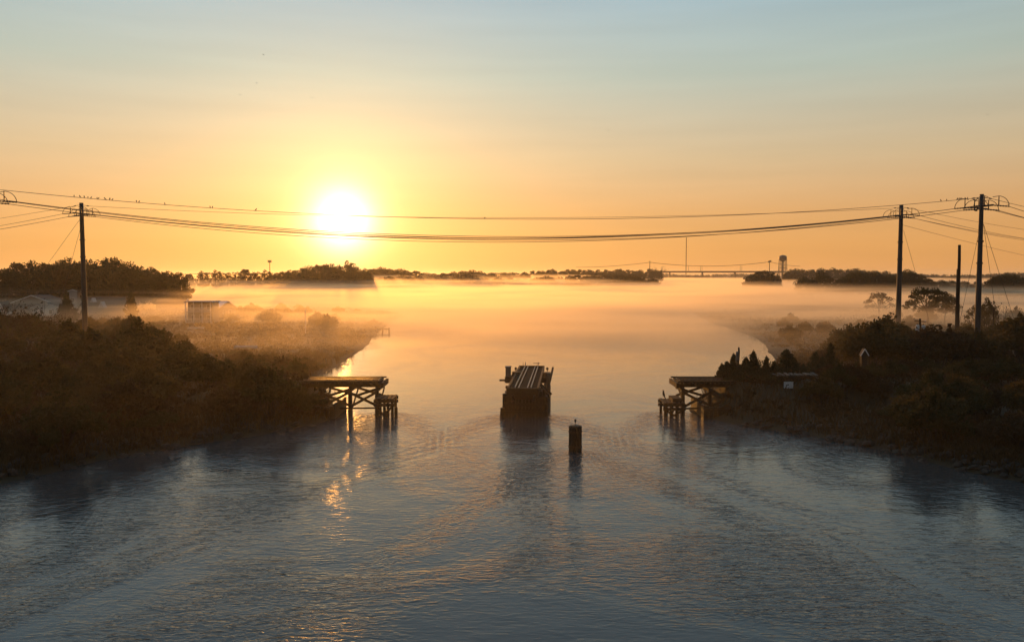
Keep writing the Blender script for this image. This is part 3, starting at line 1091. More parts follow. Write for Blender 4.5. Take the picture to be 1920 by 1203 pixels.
MB().beam((-0.4, 0, H - 0.25), (0.4, 0, H - 0.25), 0.07, 0.09).build('crossarm', 'timber', sp_)
mp_, H = wood_pole(1385, 651, 84, 'thin dark pole rising among the cedars by the right trestle', 0.11)
MB().tube([(-0.14, -0.06, 2.4), (-0.14, -0.06, 3.3)], [0.16, 0.16], 8).build('meter_box', 'galvanised', mp_)

sp0 = at(1478.5, 721.5, 79.0)
SG = thing('notice_sign', (sp0.x, sp0.y, gz(sp0.x, sp0.y) - 0.2), 'pale rectangular notice board on posts on the right embankment', 'sign')
zs = sp0.z - SG.location.z
for s in (-1, 1):
    MB().box((s * 0.36, 0.06, zs / 2), (0.08, 0.08, zs + 0.5)).build('post', 'timber', SG)
bd = MB().box((0, 0, zs), (0.92, 0.04, 0.66)).build('board', 'sign_face', SG)
for (x, z, w, h) in ((-0.12, 0.0, 0.3, 0.05), (-0.02, 0.03, 0.12, 0.09), (-0.2, -0.05, 0.06, 0.08)):
    MB().box((x, -0.024, zs + z), (w, 0.006, h)).build('mark', 'black_ink', bd)

# remains of the old timber deck on the right embankment
OD = thing('timber_deck', (*at(1492, 712, 82)[:2], gz(*at(1492, 712, 82)[:2])), 'broken old timber deck on the right embankment behind the notice board', 'deck')
h = 3.75 - OD.location.z
for i in range(9):
    MB().beam((-2.0 + i * 0.48, -0.9, h + rnd.uniform(-0.06, 0.06)), (-2.0 + i * 0.48 + rnd.uniform(-0.1, 0.3), 0.9, h + rnd.uniform(-0.04, 0.1)), 0.3, 0.09).build('plank', 'grey_wood', OD)
for y in (-0.8, 0.8):
    MB().beam((-2.2, y, h - 0.16), (2.1, y, h - 0.2), 0.2, 0.2).build('beam', 'timber', OD)
for x in (-1.8, 0.1, 1.9):
    for y in (-0.8, 0.8):
        MB().box((x, y, (h - 0.2) / 2 - 0.2), (0.18, 0.18, h - 0.1)).build('post', 'timber', OD)
MB().beam((1.3, -1.1, h + 0.05), (3.2, -1.1, h - 0.9), 0.1, 0.14).build('fallen_rail', 'grey_wood', OD)

ap = at(1621.5, 661, 96)
GB = thing('hut', (ap.x, ap.y, gz(ap.x, ap.y)), 'small dark hut with white gable boards hidden in the right shrubs', 'hut')
zz = ap.z + 0.45 - GB.location.z
zz_hut = zz
b = MB().prism([(-0.34, 0), (0.34, 0), (0.34, zz - 0.75), (0, zz - 0.1), (-0.34, zz - 0.75)], 0.05, 0.6)
b.build('wall', 'timber', GB)
for s in (-1, 1):
    MB().beam((0, -0.03, zz), (s * 0.5, -0.03, zz - 0.82), 0.05, 0.1).build('gable_board', 'white_paint', GB)
    MB().add([(0, 0.0, zz + 0.04), (s * 0.42, 0.0, zz - 0.75), (s * 0.42, 0.7, zz - 0.75), (0, 0.7, zz + 0.04),
              (0, 0.0, zz - 0.03), (s * 0.42, 0.0, zz - 0.82), (s * 0.42, 0.7, zz - 0.82), (0, 0.7, zz - 0.03)],
             [(0, 1, 2, 3), (7, 6, 5, 4), (0, 4, 5, 1), (2, 6, 7, 3), (1, 5, 6, 2), (0, 3, 7, 4)]).build('roof', 'shingle', GB)


# ------------------------------------------------------------------ houses and docks on the left bank
def house(px, pyb, D, w, d, hw, hr, label, wall='siding', roof='shingle', rz=0.0, gable_front=True, trim='white_paint', wins=2, zb=None):
    p = at(px, pyb, D)
    z0 = gz(p.x, p.y) - 0.1
    root = thing('house', (p.x, p.y, z0), label, 'house', 'houses on the left bank', rz=rz)
    # the gable faces -y when gable_front, else the eaves do
    P = [(-w / 2, 0), (w / 2, 0), (w / 2, hw), (0, hw + hr), (-w / 2, hw)]
    b = MB().prism(P, -d / 2, d / 2)
    b.build('wall', wall, root)
    ov, th = 0.35, 0.16
    sl = hr / (w / 2)
    ro = bpy.data.objects.new('roof', None)
    for s in (-1, 1):
        xo = s * (w / 2 + ov)
        zo = hw - sl * ov
        y0, y1 = -d / 2 - ov, d / 2 + ov
        v = [(0, y0, hw + hr + 0.02), (xo, y0, zo + 0.02), (xo, y1, zo + 0.02), (0, y1, hw + hr + 0.02)]
        v += [(a, b_, c + th) for a, b_, c in v]
        rf = MB().add(v, [(3, 2, 1, 0), (4, 5, 6, 7), (0, 1, 5, 4), (1, 2, 6, 5), (2, 3, 7, 6), (3, 0, 4, 7)]).build('roof', roof, root)
        MB().beam((0, y0 - 0.03, hw + hr + 0.1), (xo, y0 - 0.03, zo + 0.1), 0.06, 0.24).build('fascia', trim, rf)
    for i in range(wins):
        x = -w / 2 + w * (i + 1) / (wins + 1)
        wo = MB().box((x, -d / 2 - 0.02, hw * 0.58), (1.0, 0.08, 1.25)).build('window', trim, root)
        for q in (-1, 1):
            MB().box((x, -d / 2 - 0.065, hw * 0.58 + q * 0.28), (0.82, 0.02, 0.5)).build('pane', 'window_glass', wo)
    return root


house(77, 590, 250, 12.2, 9, 3.6, 2.2, 'grey house with wide low gable behind the bare twigs at left', 'beige_siding', wins=2)
h1 = house(98, 590, 236, 8.0, 6, 2.7, 1.5, 'white gabled house front just left of the dark cedar', 'white_paint', wins=2)
house(8, 590, 235, 2.6, 4, 2.2, 2.3, 'tiny white gabled house front at the left edge', 'white_paint', wins=1)
house(143, 590, 270, 2.6, 3, 7.0, 0.5, 'tall narrow white house end between cedar and left steel pole', 'siding', wins=1)
h3 = house(203, 590, 240, 6.0, 13, 3.3, 2.3, 'long dark roofed house with two white dormers right of the left pole', 'beige_siding', rz=math.pi / 2, wins=3)
for (px, py, w, hh) in ((175, 566, 0.9, 1.2), (192, 577, 1.8, 1.9)):
    p = at(px, py, 235.5)
    q = h3.matrix_basis.inverted() @ p
    dm = MB().prism([(-w / 2, 0), (w / 2, 0), (0, hh)], -0.9, 1.2)
    o = dm.build('dormer', 'siding', h3)
    o.location = q
    o.rotation_euler = (0, 0, -math.pi / 2)
house(325, 592, 262, 5, 9, 2.8, 1.5, 'low house with thin white eaves line beyond the left shrubs', 'siding', rz=math.pi / 2, wins=2)
house(408, 592, 225, 6.4, 7.5, 3.0, 1.7, 'house with bright pale metal roof behind the porch house', 'beige_siding', 'pale_roof', rz=1.1, wins=2)
p = at(376, 600, 200)
PH = thing('house', (p.x, p.y, gz(p.x, p.y)), 'two storey house with white porch posts and railings on the left bank', 'house', 'houses on the left bank')
MB().box((0, 2.2, 2.75), (6.2, 4.2, 5.5)).build('wall', 'beige_siding', PH)
MB().prism([(-3.6, 5.5), (3.6, 5.5), (3.4, 5.72), (-3.4, 5.72)], -1.7, 4.6).build('roof', 'siding', PH)
for z in (0.4, 3.0):
    MB().box((0, -0.75, z), (6.4, 1.7, 0.16)).build('porch_floor', 'siding', PH)
for x in (-3.1, -1.1, 1.0, 3.1):
    MB().box((x, -1.5, 2.75), (0.16, 0.16, 5.5)).build('porch_post', 'white_paint', PH)
for z in (0.48, 3.08):
    rl = MB().beam((-3.1, -1.5, z + 0.95), (3.1, -1.5, z + 0.95), 0.09, 0.09).build('railing', 'white_paint', PH)
    for k in range(22):
        MB().box((-3.0 + k * 6.0 / 21, -1.5, z + 0.5), (0.05, 0.05, 0.85)).build('baluster', 'white_paint', rl)
for x in (-1.9, 0.2, 2.0):
    for z in (1.5, 4.2):
        wo = MB().box((x, 0.08, z), (0.95, 0.06, 1.5)).build('window', 'white_paint', PH)
        MB().box((x, 0.035, z), (0.75, 0.04, 1.3)).build('pane', 'window_glass', wo)


def boat(px, py, z, L, label, rz, group=None):
    p = on(px, py, z)
    root = thing('rowing_boat', p, label, 'boat', group, rz=rz)
    secs = [(-0.5, 0.36, 0.30), (-0.3, 0.45, 0.28), (0, 0.5, 0.28), (0.25, 0.42, 0.32), (0.42, 0.22, 0.4), (0.5, 0.02, 0.46)]
    vs, fs = [], []
    for (t_, w, hh) in secs:
        x = t_ * L
        W = w * L * 0.36
        vs += [(x, -W, hh * L * 0.22 + 0.15), (x, -W * 0.7, 0.02), (x, W * 0.7, 0.02), (x, W, hh * L * 0.22 + 0.15),
               (x, W * 0.9, hh * L * 0.22 + 0.15), (x, W * 0.6, 0.08), (x, -W * 0.6, 0.08), (x, -W * 0.9, hh * L * 0.22 + 0.15)]
    for i in range(len(secs) - 1):
        for k in range(8):
            k2 = (k + 1) % 8
            fs.append((i * 8 + k, i * 8 + k2, i * 8 + 8 + k2, i * 8 + 8 + k))
    fs.append(tuple(range(7, -1, -1)))
    MB().add(vs, fs).build('hull', 'white_paint', root)
    for t_ in (-0.25, 0.1):
        MB().box((t_ * L, 0, 0.3), (0.22, L * 0.3, 0.04)).build('thwart', 'timber', root)


boat(367, 617, 2.6, 3.4, 'pale boat laid up among the shrubs below the porch house', 0.25)


def dock(px, py, L, W, label, rz, deckmat='grey_wood', zt=0.7, npost=4, tallpost=0.0):
    p = on(px, py, zt)
    root = thing('dock', (p.x, p.y, 0), label, 'dock', rz=rz)
    n = max(6, int(L / 0.4))
    pl = MB().box((0, 0, 0), (L / n - 0.03, W, 0.07)).mesh('plank', deckmat)
    for i in range(n):
        inst('plank', pl, root, (-L / 2 + L * (i + 0.5) / n, rnd.uniform(-0.03, 0.03), zt + rnd.uniform(-0.005, 0.005)))
    for y in (-W / 2 + 0.1, W / 2 - 0.1):
        MB().beam((-L / 2, y, zt - 0.15), (L / 2, y, zt - 0.15), 0.12, 0.2).build('stringer', 'timber', root)
    for i in range(npost):
        x = -L / 2 + L * i / (npost - 1)
        for y in (-W / 2, W / 2):
            pile(MB(), x, y, -2.2, zt + 0.25 + (tallpost if i == 1 and y < 0 else 0), 0.11).build('post', 'timber', root)
    return root


dock(711, 616, 4.8, 1.5, 'small dock on posts at the water edge of the left point', 0.05, zt=0.9, tallpost=0.5)
boat(461, 653, 2.2, 3.6, 'low pale boat lying on the left bank right of the porch house', 0.05)
p = on(573, 628, 1.0)
fp = thing('flagpole', (p.x, p.y, gz(p.x, p.y) - 0.2), 'thin pale flagpole on the left point without a flag', 'flagpole')
MB().tube([(0, 0, 0), (0, 0, at(573, 580, p.y).z - fp.location.z)], [0.09, 0.05], 8).build('shaft', 'white_paint', fp)
MB().tube([(0, 0, at(573, 580, p.y).z - fp.location.z), (0, 0, at(573, 580, p.y).z - fp.location.z + 0.14)], [0.08, 0.02], 8).build('finial', 'white_paint', fp)
p = on(241, 628, 1.6)
fp = thing('flagpole', (p.x, p.y, gz(p.x, p.y) - 0.2), 'thin dark bare post among the shrubs below the hazy cedar', 'post')
MB().tube([(0, 0, 0), (0, 0, 4.2)], [0.08, 0.06], 8).build('shaft', 'grey_wood', fp)
MB().tube([(0, 0, 4.2), (0, 0, 4.3)], [0.1, 0.05], 8).build('cap', 'grey_wood', fp)


# ------------------------------------------------------------------ far structures
def water_tower():
    D = 1000.0
    p = at(1467.5, 509, D)
    zt = at(1467.5, 478, D).z
    root = thing('water_tower', (p.x, p.y, 1.0), 'water tower with grey tank on legs on the right horizon', 'water tower')
    H = zt - 1.0
    r = 4.7
    zb = at(1467.5, 488, D).z - 1.0
    MB().tube([(0, 0, zb - 1.5), (0, 0, zb), (0, 0, zb + 1), (0, 0, H - 2.0), (0, 0, H - 0.8), (0, 0, H)],
              [1.5, r * 0.8, r, r, r * 0.75, 0.8], 20).build('tank', 'tank_paint', root, True)
    for k in range(6):
        a = math.pi / 6 + k * math.pi / 3
        MB().tube([(math.cos(a) * 6.0, math.sin(a) * 6.0, 0), (math.cos(a) * 4.4, math.sin(a) * 4.4, zb + 0.4)], [0.5, 0.4], 6).build('leg', 'tank_paint', root)
    MB().tube([(0, 0, 0), (0, 0, zb)], [0.9, 0.9], 10).build('riser', 'tank_paint', root)
    for f in (0.35, 0.7):
        rr = 6.0 - 1.6 * f
        for k in range(6):
            a, a2 = math.pi / 6 + k * math.pi / 3, math.pi / 6 + (k + 1) * math.pi / 3
            MB().tube([(math.cos(a) * rr, math.sin(a) * rr, zb * f), (math.cos(a2) * rr, math.sin(a2) * rr, zb * f)], 0.22, 5).build('strut', 'tank_paint', root)
    MB().tube([(0, 0, zb + 0.9), (0, 0, zb + 1.1)], [r + 0.9, r + 0.9], 20).build('walkway', 'tank_paint', root)


water_tower()


def mast(px, ytop, D, label, r, name='radio_mast', cat='mast'):
    p = at(px, ytop, D)
    root = thing(name, (p.x, p.y, 0.5), label, cat)
    H = p.z - 0.5
    for k in range(3):
        a = k * 2 * math.pi / 3
        MB().tube([(math.cos(a) * r, math.sin(a) * r, 0), (math.cos(a) * r * 0.75, math.sin(a) * r * 0.75, H)], 0.22 * r, 5).build('leg', 'rust_steel', root)
    n = int(H / (r * 4))
    lat = MB()
    for i in range(n):
        for k in range(3):
            a, a2 = k * 2 * math.pi / 3, (k + 1) * 2 * math.pi / 3
            lat = MB().tube([(math.cos(a) * r * 0.9, math.sin(a) * r * 0.9, H * i / n), (math.cos(a2) * r * 0.85, math.sin(a2) * r * 0.85, H * (i + 1) / n)], 0.14 * r, 4)
            lat.build('brace', 'rust_steel', root)
    return root, H


m_, H = mast(1287, 445, 1800, 'very tall thin lattice mast on the horizon right of the river', 1.1)
m_, H = mast(505.5, 488, 700, 'slim communications tower with antenna head left of the tree mound', 0.45, 'communications_tower', 'tower')
for k in range(6):
    a = k * math.pi / 3
    MB().box((math.cos(a) * 1.4, math.sin(a) * 1.4, H - 0.9), (0.45, 0.45, 2.1), a).build('antenna', 'galvanised', m_)
MB().tube([(0, 0, H - 1.3), (0, 0, H - 1.1)], [1.5, 1.5], 10).build('antenna_ring', 'rust_steel', m_)


def far_pole(px, ytop, D, label, box=False):
    p = at(px, ytop, D)
    root = thing('utility_pole', (p.x, p.y, 0.5), label, 'utility pole', 'far poles on the horizon')
    H = p.z - 0.5
    MB().tube([(0, 0, 0), (0, 0, H)], [0.45, 0.35], 7).build('shaft', 'timber', root)
    MB().beam((-1.6, 0, H - 1.6), (1.6, 0, H - 1.6), 0.3, 0.35).build('crossarm', 'timber', root)
    if box:
        MB().tube([(-0.9, 0, H - 2.6), (-0.9, 0, H - 0.6)], 0.8, 9).build('transformer', 'galvanised', root)
        MB().tube([(1.1, 0, H - 2.0), (1.1, 0, H - 0.1)], 0.9, 9).build('lamp', 'galvanised', root)
    return p


fp1 = far_pole(1218.5, 489, 900, 'thin pole sticking up from the trees at the river bend')
fp2 = far_pole(1443, 488, 900, 'pole with two drums on top left of the water tower', True)
tag(MB().tube(sag_points(fp1 - Vector((0, 0, 1.6)), fp2 - Vector((0, 0, 1.6)), 4.5, 30), 0.22, 4).build('power_cable', 'cable'),
    'far thin cable sagging across the horizon left of the water tower', 'cable')
tag(MB().tube(sag_points(fp1 - Vector((0, 0, 1.6)), at(1080, 501, 1000), 1.5, 20), 0.2, 4).build('power_cable', 'cable'),
    'far thin cable from the river bend pole toward the middle', 'cable')
tag(MB().tube(sag_points(fp2 - Vector((0, 0, 1.6)), at(1500, 499, 1050), 1.0, 12), 0.2, 4).build('power_cable', 'cable'),
    'far thin cable from the drum pole to behind the water tower', 'cable')

# far road bridge over the river
DB = 1600.0
bx0, bx1 = at(1225, 509, DB).x, at(1470, 509, DB).x
BR = thing('road_bridge', ((bx0 + bx1) / 2, DB, 0), 'long flat road bridge far off across the river mouth', 'bridge')
zb = at(1300, 509.0, DB).z
Lb = bx1 - bx0
MB().beam((-Lb / 2, 0, zb - 0.9), (Lb / 2, 0, zb - 0.9), 12, 2.6).build('deck', 'concrete', BR)
for y in (-6, 6):
    MB().beam((-Lb / 2, y, zb + 0.7), (Lb / 2, y, zb + 0.7), 0.4, 0.9).build('parapet', 'concrete', BR)
for k in range(4):
    MB().box((-Lb / 2 + Lb * (k + 0.5) / 4, 0, (zb - 2.2) / 2 - 1.5), (1.4, 10, zb + 0.8)).build('pier', 'concrete', BR)
for px in (1312.5, 1315.5, 1387, 1390, 1290):
    x = at(px, 497, DB).x - BR.location.x
    MB().tube([(x, -4, zb), (x, -4, at(px, 498, DB).z)], [0.35, 0.25], 6).build('lamp_post', 'rust_steel', BR)


# ------------------------------------------------------------------ vegetation prototypes
def leaf_arrays(P, size, rng, elong=1.6, flat=0.0):
    """one small rhombus leaf (or spray) per point, facing every way"""
    n = len(P)
    a = rng.normal(size=(n, 3))
    a[:, 2] *= (1 - flat)
    a /= np.linalg.norm(a, axis=1)[:, None] + 1e-9
    b = rng.normal(size=(n, 3))
    b -= (b * a).sum(1)[:, None] * a
    b /= np.linalg.norm(b, axis=1)[:, None] + 1e-9
    s = size * rng.uniform(0.6, 1.35, n)[:, None]
    c = np.cross(a, b)
    V = np.stack([P - a * s * elong / 2, P + b * s / 2 + c * s * 0.12, P + a * s * elong / 2, P - b * s / 2 + c * s * 0.12], axis=1).reshape(-1, 3)
    F = np.arange(4 * n).reshape(n, 4)
    return V, F


def leaf_mesh(name, P, size, m, rng, elong=1.6, flat=0.0):
    V, F = leaf_arrays(np.asarray(P), size, rng, elong, flat)
    me = bpy.data.meshes.new(name)
    me.from_pydata(V.tolist(), [], F.tolist())
    me.materials.append(MATS[m])
    me.update()
    return me


def blob_points(c, r, n, rng, squash=0.75, shell=0.55):
    d = rng.normal(size=(n, 3))
    d /= np.linalg.norm(d, axis=1)[:, None]
    rad = r * (shell + (1 - shell) * rng.random(n)) ** 0.7 * rng.uniform(0.75, 1.12, n)
    p = d * rad[:, None]
    p[:, 2] *= squash
    return p + np.asarray(c)


def broadleaf(seed, H, W, ncl, nleaf, size, m, base=0.03, loose=0.0, flat_top=False):
    """trunk mesh and crown mesh of a tree of height H and width W standing at the origin"""
    rng = np.random.default_rng(seed)
    tr_ = MB()
    fork = H * (base + 0.12)
    bend = rng.uniform(-0.03, 0.03, 2) * H
    tr_.tube([(0, 0, -0.3), (bend[0] * 0.3, bend[1] * 0.3, fork * 0.5), (bend[0], bend[1], fork)], [H * 0.028, H * 0.021, H * 0.017], 8)
    pts = []
    per = max(8, nleaf // ncl)
    for i in range(ncl):
        a = i * 2.39996 + rng.uniform(-0.3, 0.3)
        u = (i + 0.5) / ncl
        if flat_top:
            rr = W / 2 * math.sqrt(u) * 0.88
            z = H * (0.93 - 0.5 * u ** 1.3 + rng.uniform(-0.07, 0.03))
        else:
            zz = 1 - 1.75 * u
            rr = W / 2 * 0.75 * math.sqrt(max(0.05, 1 - max(zz, -0.35) ** 2)) * rng.uniform(0.6, 1.15)
            zc = H * (base + 1) / 2 + H * 0.02
            z = zc + zz * H * (1 - base) / 2 * 0.8 * rng.uniform(0.78, 1.12)
        c = np.array([rr * math.cos(a), rr * math.sin(a), z])
        r = W * rng.uniform(0.09, 0.2) * (0.8 if flat_top else 1)
        pts.append(blob_points(c, r, int(per * rng.uniform(0.6, 1.3)), rng, 0.5 if flat_top else 0.75, 0.35 + 0.1 * loose))
        if i % (2 if (loose or flat_top) else 3) == 0:
            mid = (c * 0.5 + np.array([bend[0], bend[1], fork]) * 0.5) + np.array([0, 0, -0.03 * H])
            tr_.tube([(bend[0], bend[1], fork * 0.92), mid, c], [H * 0.012, H * 0.008, H * 0.003], 5)
    P = np.concatenate(pts)
    if loose:
        P = P[rng.random(len(P)) > loose]
    return tr_.mesh('trunk', 'bark', True), leaf_mesh('crown', P, size, m, rng)


def shrub(seed, H, W, nleaf, size, m):
    rng = np.random.default_rng(seed)
    st = MB()
    pts = []
    ncl = 16
    for i in range(ncl):
        a = i * 2.39996
        rr = W / 2 * math.sqrt((i + 0.5) / ncl) * rng.uniform(0.6, 0.95)
        z = H * (0.78 - 0.5 * (rr / (W / 2)) ** 1.5) * rng.uniform(0.7, 1.12)
        c = np.array([rr * math.cos(a), rr * math.sin(a), z])
        pts.append(blob_points(c, W * rng.uniform(0.11, 0.2), nleaf // ncl, rng, 0.85, 0.3))
        if i % 2 == 0:
            st.tube([(rr * 0.1 * math.cos(a), rr * 0.1 * math.sin(a), -0.2), c * 0.6 + np.array([0, 0, -0.05]), c], [0.05, 0.03, 0.012], 5)
    # stray shoots that break the outline
    for i in range(26):
        a, u = rng.uniform(0, 6.28), rng.random()
        p0 = np.array([W * 0.4 * u * math.cos(a), W * 0.4 * u * math.sin(a), H * (0.8 - 0.4 * u)])
        d = np.array([math.cos(a) * 0.5 * u + rng.normal() * 0.15, math.sin(a) * 0.5 * u + rng.normal() * 0.15, 0.9])
        L = H * rng.uniform(0.12, 0.32)
        st.tube([p0, p0 + d * L], [0.014, 0.006], 3)
        k = rng.random(14)[:, None]
        pts.append(p0 + d * L * k + rng.normal(size=(14, 3)) * 0.05)
    P = np.concatenate(pts)
    P[:, 2] = np.maximum(P[:, 2], 0.05)
    return st.mesh('stem', 'bark'), leaf_mesh('foliage', P, size, m, rng)


def cedar(seed, H, W, n, size):
    rng = np.random.default_rng(seed)
    t_ = MB().tube([(0, 0, -0.3), (0.02 * H, 0, H * 0.5), (0, 0, H * 0.99)], [H * 0.022, H * 0.014, 0.01], 6)
    pts, base = [], []
    nb = 70
    for i in range(nb):
        u = ((i + 0.5) / nb) ** 0.9
        z = H * (0.06 + 0.9 * u)
        a = i * 2.39996 + rng.uniform(-0.4, 0.4)
        L = W / 2 * (1 - u) ** 0.85 * rng.uniform(0.5, 1.3) + 0.035 * H * rng.random()
        m_ = max(10, int(n / nb * (1.25 - u)))
        k = rng.random(m_) ** 0.5
        x = L * k
        p = np.stack([x * math.cos(a), x * math.sin(a), z + 0.42 * x * (0.4 + k) * rng.uniform(0.5, 1.3)], axis=1)
        p += rng.normal(size=p.shape) * (0.035 * W + 0.05 * W * (1 - k))[:, None] * 0.7
        pts.append(p)
    k = rng.random(60)[:, None]
    pts.append(np.array([[0, 0, H * 0.85]]) + k * np.array([[0, 0, H * 0.17]]) + rng.normal(size=(60, 3)) * 0.035 * (1.1 - k))
    P = np.concatenate(pts)
    V, F = leaf_arrays(P, size, rng, 2.6, -0.6)
    me = bpy.data.meshes.new('crown')
    me.from_pydata(V.tolist(), [], F.tolist())
    me.materials.append(MATS['leaf_cedar'])
    me.update()
    return t_.mesh('trunk', 'bark', True), me


def twiggy(seed, H, W, leaves=0):
    """bare branching: stems, boughs and twigs; a few leaves left on it"""
    rng = np.random.default_rng(seed)
    b = MB()
    tips = []

    def grow(p, d, L, r, lev):
        q = p + d * L * 0.55 + rng.normal(size=3) * L * 0.04
        e = p + d * L + rng.normal(size=3) * L * 0.09
        b.tube([p, q, e], [r, r * 0.8, r * 0.6], 5 if lev < 2 else 3, caps=False)
        if lev == 4:
            tips.append(e)
            return
        for _ in range(3 if lev < 3 else 2):
            nd_ = d + rng.normal(size=3) * np.array([0.55, 0.55, 0.28]) * (W / H) * 1.2
            nd_[2] = max(nd_[2], -0.05)
            nd_ /= np.linalg.norm(nd_)
            grow(e if rng.random() < 0.6 else q, nd_, L * rng.uniform(0.55, 0.78), r * 0.55, lev + 1)
    for s in range(3 if W > H * 0.6 else 1):
        d = np.array([rng.normal() * 0.2, rng.normal() * 0.2, 1.0])
        grow(np.array([rng.normal() * 0.1, rng.normal() * 0.1, -0.2]), d / np.linalg.norm(d), H * 0.36, H * 0.014, 0)
    P = np.array(tips)
    P = np.concatenate([P + rng.normal(size=P.shape) * 0.12 for _ in range(max(1, leaves))])
    return b.mesh('branches', 'bark'), leaf_mesh('leaves', P, 0.12, 'leaf_brown', rng)


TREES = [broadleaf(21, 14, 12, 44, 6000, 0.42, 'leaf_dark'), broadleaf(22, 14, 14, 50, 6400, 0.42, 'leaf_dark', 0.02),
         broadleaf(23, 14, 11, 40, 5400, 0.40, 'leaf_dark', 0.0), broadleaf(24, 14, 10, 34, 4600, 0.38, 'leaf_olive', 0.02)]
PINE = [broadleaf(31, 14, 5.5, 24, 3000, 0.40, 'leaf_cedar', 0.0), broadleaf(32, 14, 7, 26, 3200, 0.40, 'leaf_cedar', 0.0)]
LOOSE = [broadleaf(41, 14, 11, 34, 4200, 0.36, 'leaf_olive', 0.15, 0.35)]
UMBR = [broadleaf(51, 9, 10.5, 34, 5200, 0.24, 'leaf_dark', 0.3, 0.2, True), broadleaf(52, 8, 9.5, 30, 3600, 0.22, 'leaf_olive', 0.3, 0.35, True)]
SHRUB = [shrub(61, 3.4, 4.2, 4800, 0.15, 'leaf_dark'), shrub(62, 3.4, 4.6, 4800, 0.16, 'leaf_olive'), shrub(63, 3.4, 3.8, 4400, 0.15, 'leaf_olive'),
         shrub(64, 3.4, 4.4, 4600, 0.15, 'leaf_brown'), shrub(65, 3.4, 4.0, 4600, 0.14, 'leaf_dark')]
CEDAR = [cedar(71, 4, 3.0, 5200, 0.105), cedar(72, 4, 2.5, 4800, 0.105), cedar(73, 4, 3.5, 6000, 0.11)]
TWIG = [twiggy(81, 4.5, 3.6, 2), twiggy(82, 4.5, 4.2, 3), twiggy(83, 5.0, 2.4, 1)]


def plant(name, protos, k, loc, H, H0, wide, label, cat, group, names=('trunk', 'crown')):
    root = thing(name, loc, label, cat, group, rz=rnd.uniform(0, 6.28))
    s = H / H0
    root.scale = (s * wide, s * wide, s)
    root.rotation_euler = (rnd.uniform(-0.07, 0.07), rnd.uniform(-0.07, 0.07), root.rotation_euler.z)
    a, b = protos[k % len(protos)]
    inst(names[0], a, root)
    inst(names[1], b, root)
    return root


ORD = ['first', 'second', 'third', 'fourth', 'fifth', 'sixth', 'seventh', 'eighth', 'ninth', 'tenth', 'eleventh', 'twelfth', 'thirteenth',
       'fourteenth', 'fifteenth', 'sixteenth', 'seventeenth', 'eighteenth', 'nineteenth', 'twentieth']
ORD += ['twenty ' + o_ for o_ in ORD[:9]] + ['thirtieth'] + ['thirty ' + o_ for o_ in ORD[:9]] + ['fortieth'] + ['forty ' + o_ for o_ in ORD[:9]]


def tree_at(px, ytop, D, protos, label, group, H0=14, wide=1.0, name='tree', k=None, names=('trunk', 'crown')):
    p = at(px, ytop, D)
    z0 = max(gz(p.x, p.y), 0.3)
    plant(name, protos, rnd.randrange(9) if k is None else k, (p.x, p.y, z0 - 0.1), p.z - z0, H0, wide, label, 'tree', group, names)


# the wood behind the houses, left
for i, (px, py) in enumerate([(-25, 505), (8, 502), (34, 490), (58, 487), (84, 491), (104, 488), (127, 484), (150, 489), (172, 487), (197, 482), (214, 481),
                              (234, 492), (266, 500), (286, 499), (316, 507), (336, 509)]):
    tree_at(px, py, 292 + rnd.uniform(-10, 20), TREES, f'{ORD[i]} tree from the left in the back row of the wood behind the left houses', 'trees of the wood behind the left houses',
            wide=rnd.uniform(0.7, 0.95) * (1.25 if py > 495 else 1))
for i, (px, py) in enumerate([(20, 505), (70, 502), (118, 500), (160, 500), (188, 498), (225, 503), (252, 506), (300, 510)]):
    tree_at(px, py, 272 + rnd.uniform(-5, 5), TREES, f'{ORD[i]} tree from the left in the front row of the wood behind the left houses', 'trees of the wood behind the left houses', wide=rnd.uniform(0.9, 1.1))
for i, (px, py) in enumerate([(355, 512), (380, 508), (405, 506), (425, 511), (442, 512), (462, 503), (480, 510), (497, 506)]):
    tree_at(px, py, 500 + rnd.uniform(-25, 25), LOOSE + TREES[3:], f'{ORD[i]} pale hazy tree from the left between left wood and tree mound', 'hazy trees left of the mound', wide=rnd.uniform(0.8, 1.0))
# the mound of trees under the sun
for i, (px, py) in enumerate([(506, 516), (517, 511), (528, 508), (540, 506), (553, 505), (566, 501), (580, 499), (593, 495), (606, 494), (620, 495), (634, 496), (660, 498), (672, 499), (682, 504), (689, 512)]):
    tree_at(px, py, 505 + rnd.uniform(-15, 25), TREES, f'{ORD[i]} tree from the left in the back of the dense mound below the sun', 'trees of the mound below the sun', wide=rnd.uniform(0.7, 0.95))
for i, (px, py) in enumerate([(515, 522), (535, 516), (555, 514), (575, 512), (597, 511), (617, 510), (640, 511), (662, 512), (680, 516)]):
    tree_at(px, py, 480 + rnd.uniform(-6, 8), TREES, f'{ORD[i]} tree from the left in the front of the dense mound below the sun', 'trees of the mound below the sun', wide=rnd.uniform(0.95, 1.2))
tree_at(651, 489, 520, LOOSE, 'open crowned tree that tops the mound below the sun', None, wide=0.8)
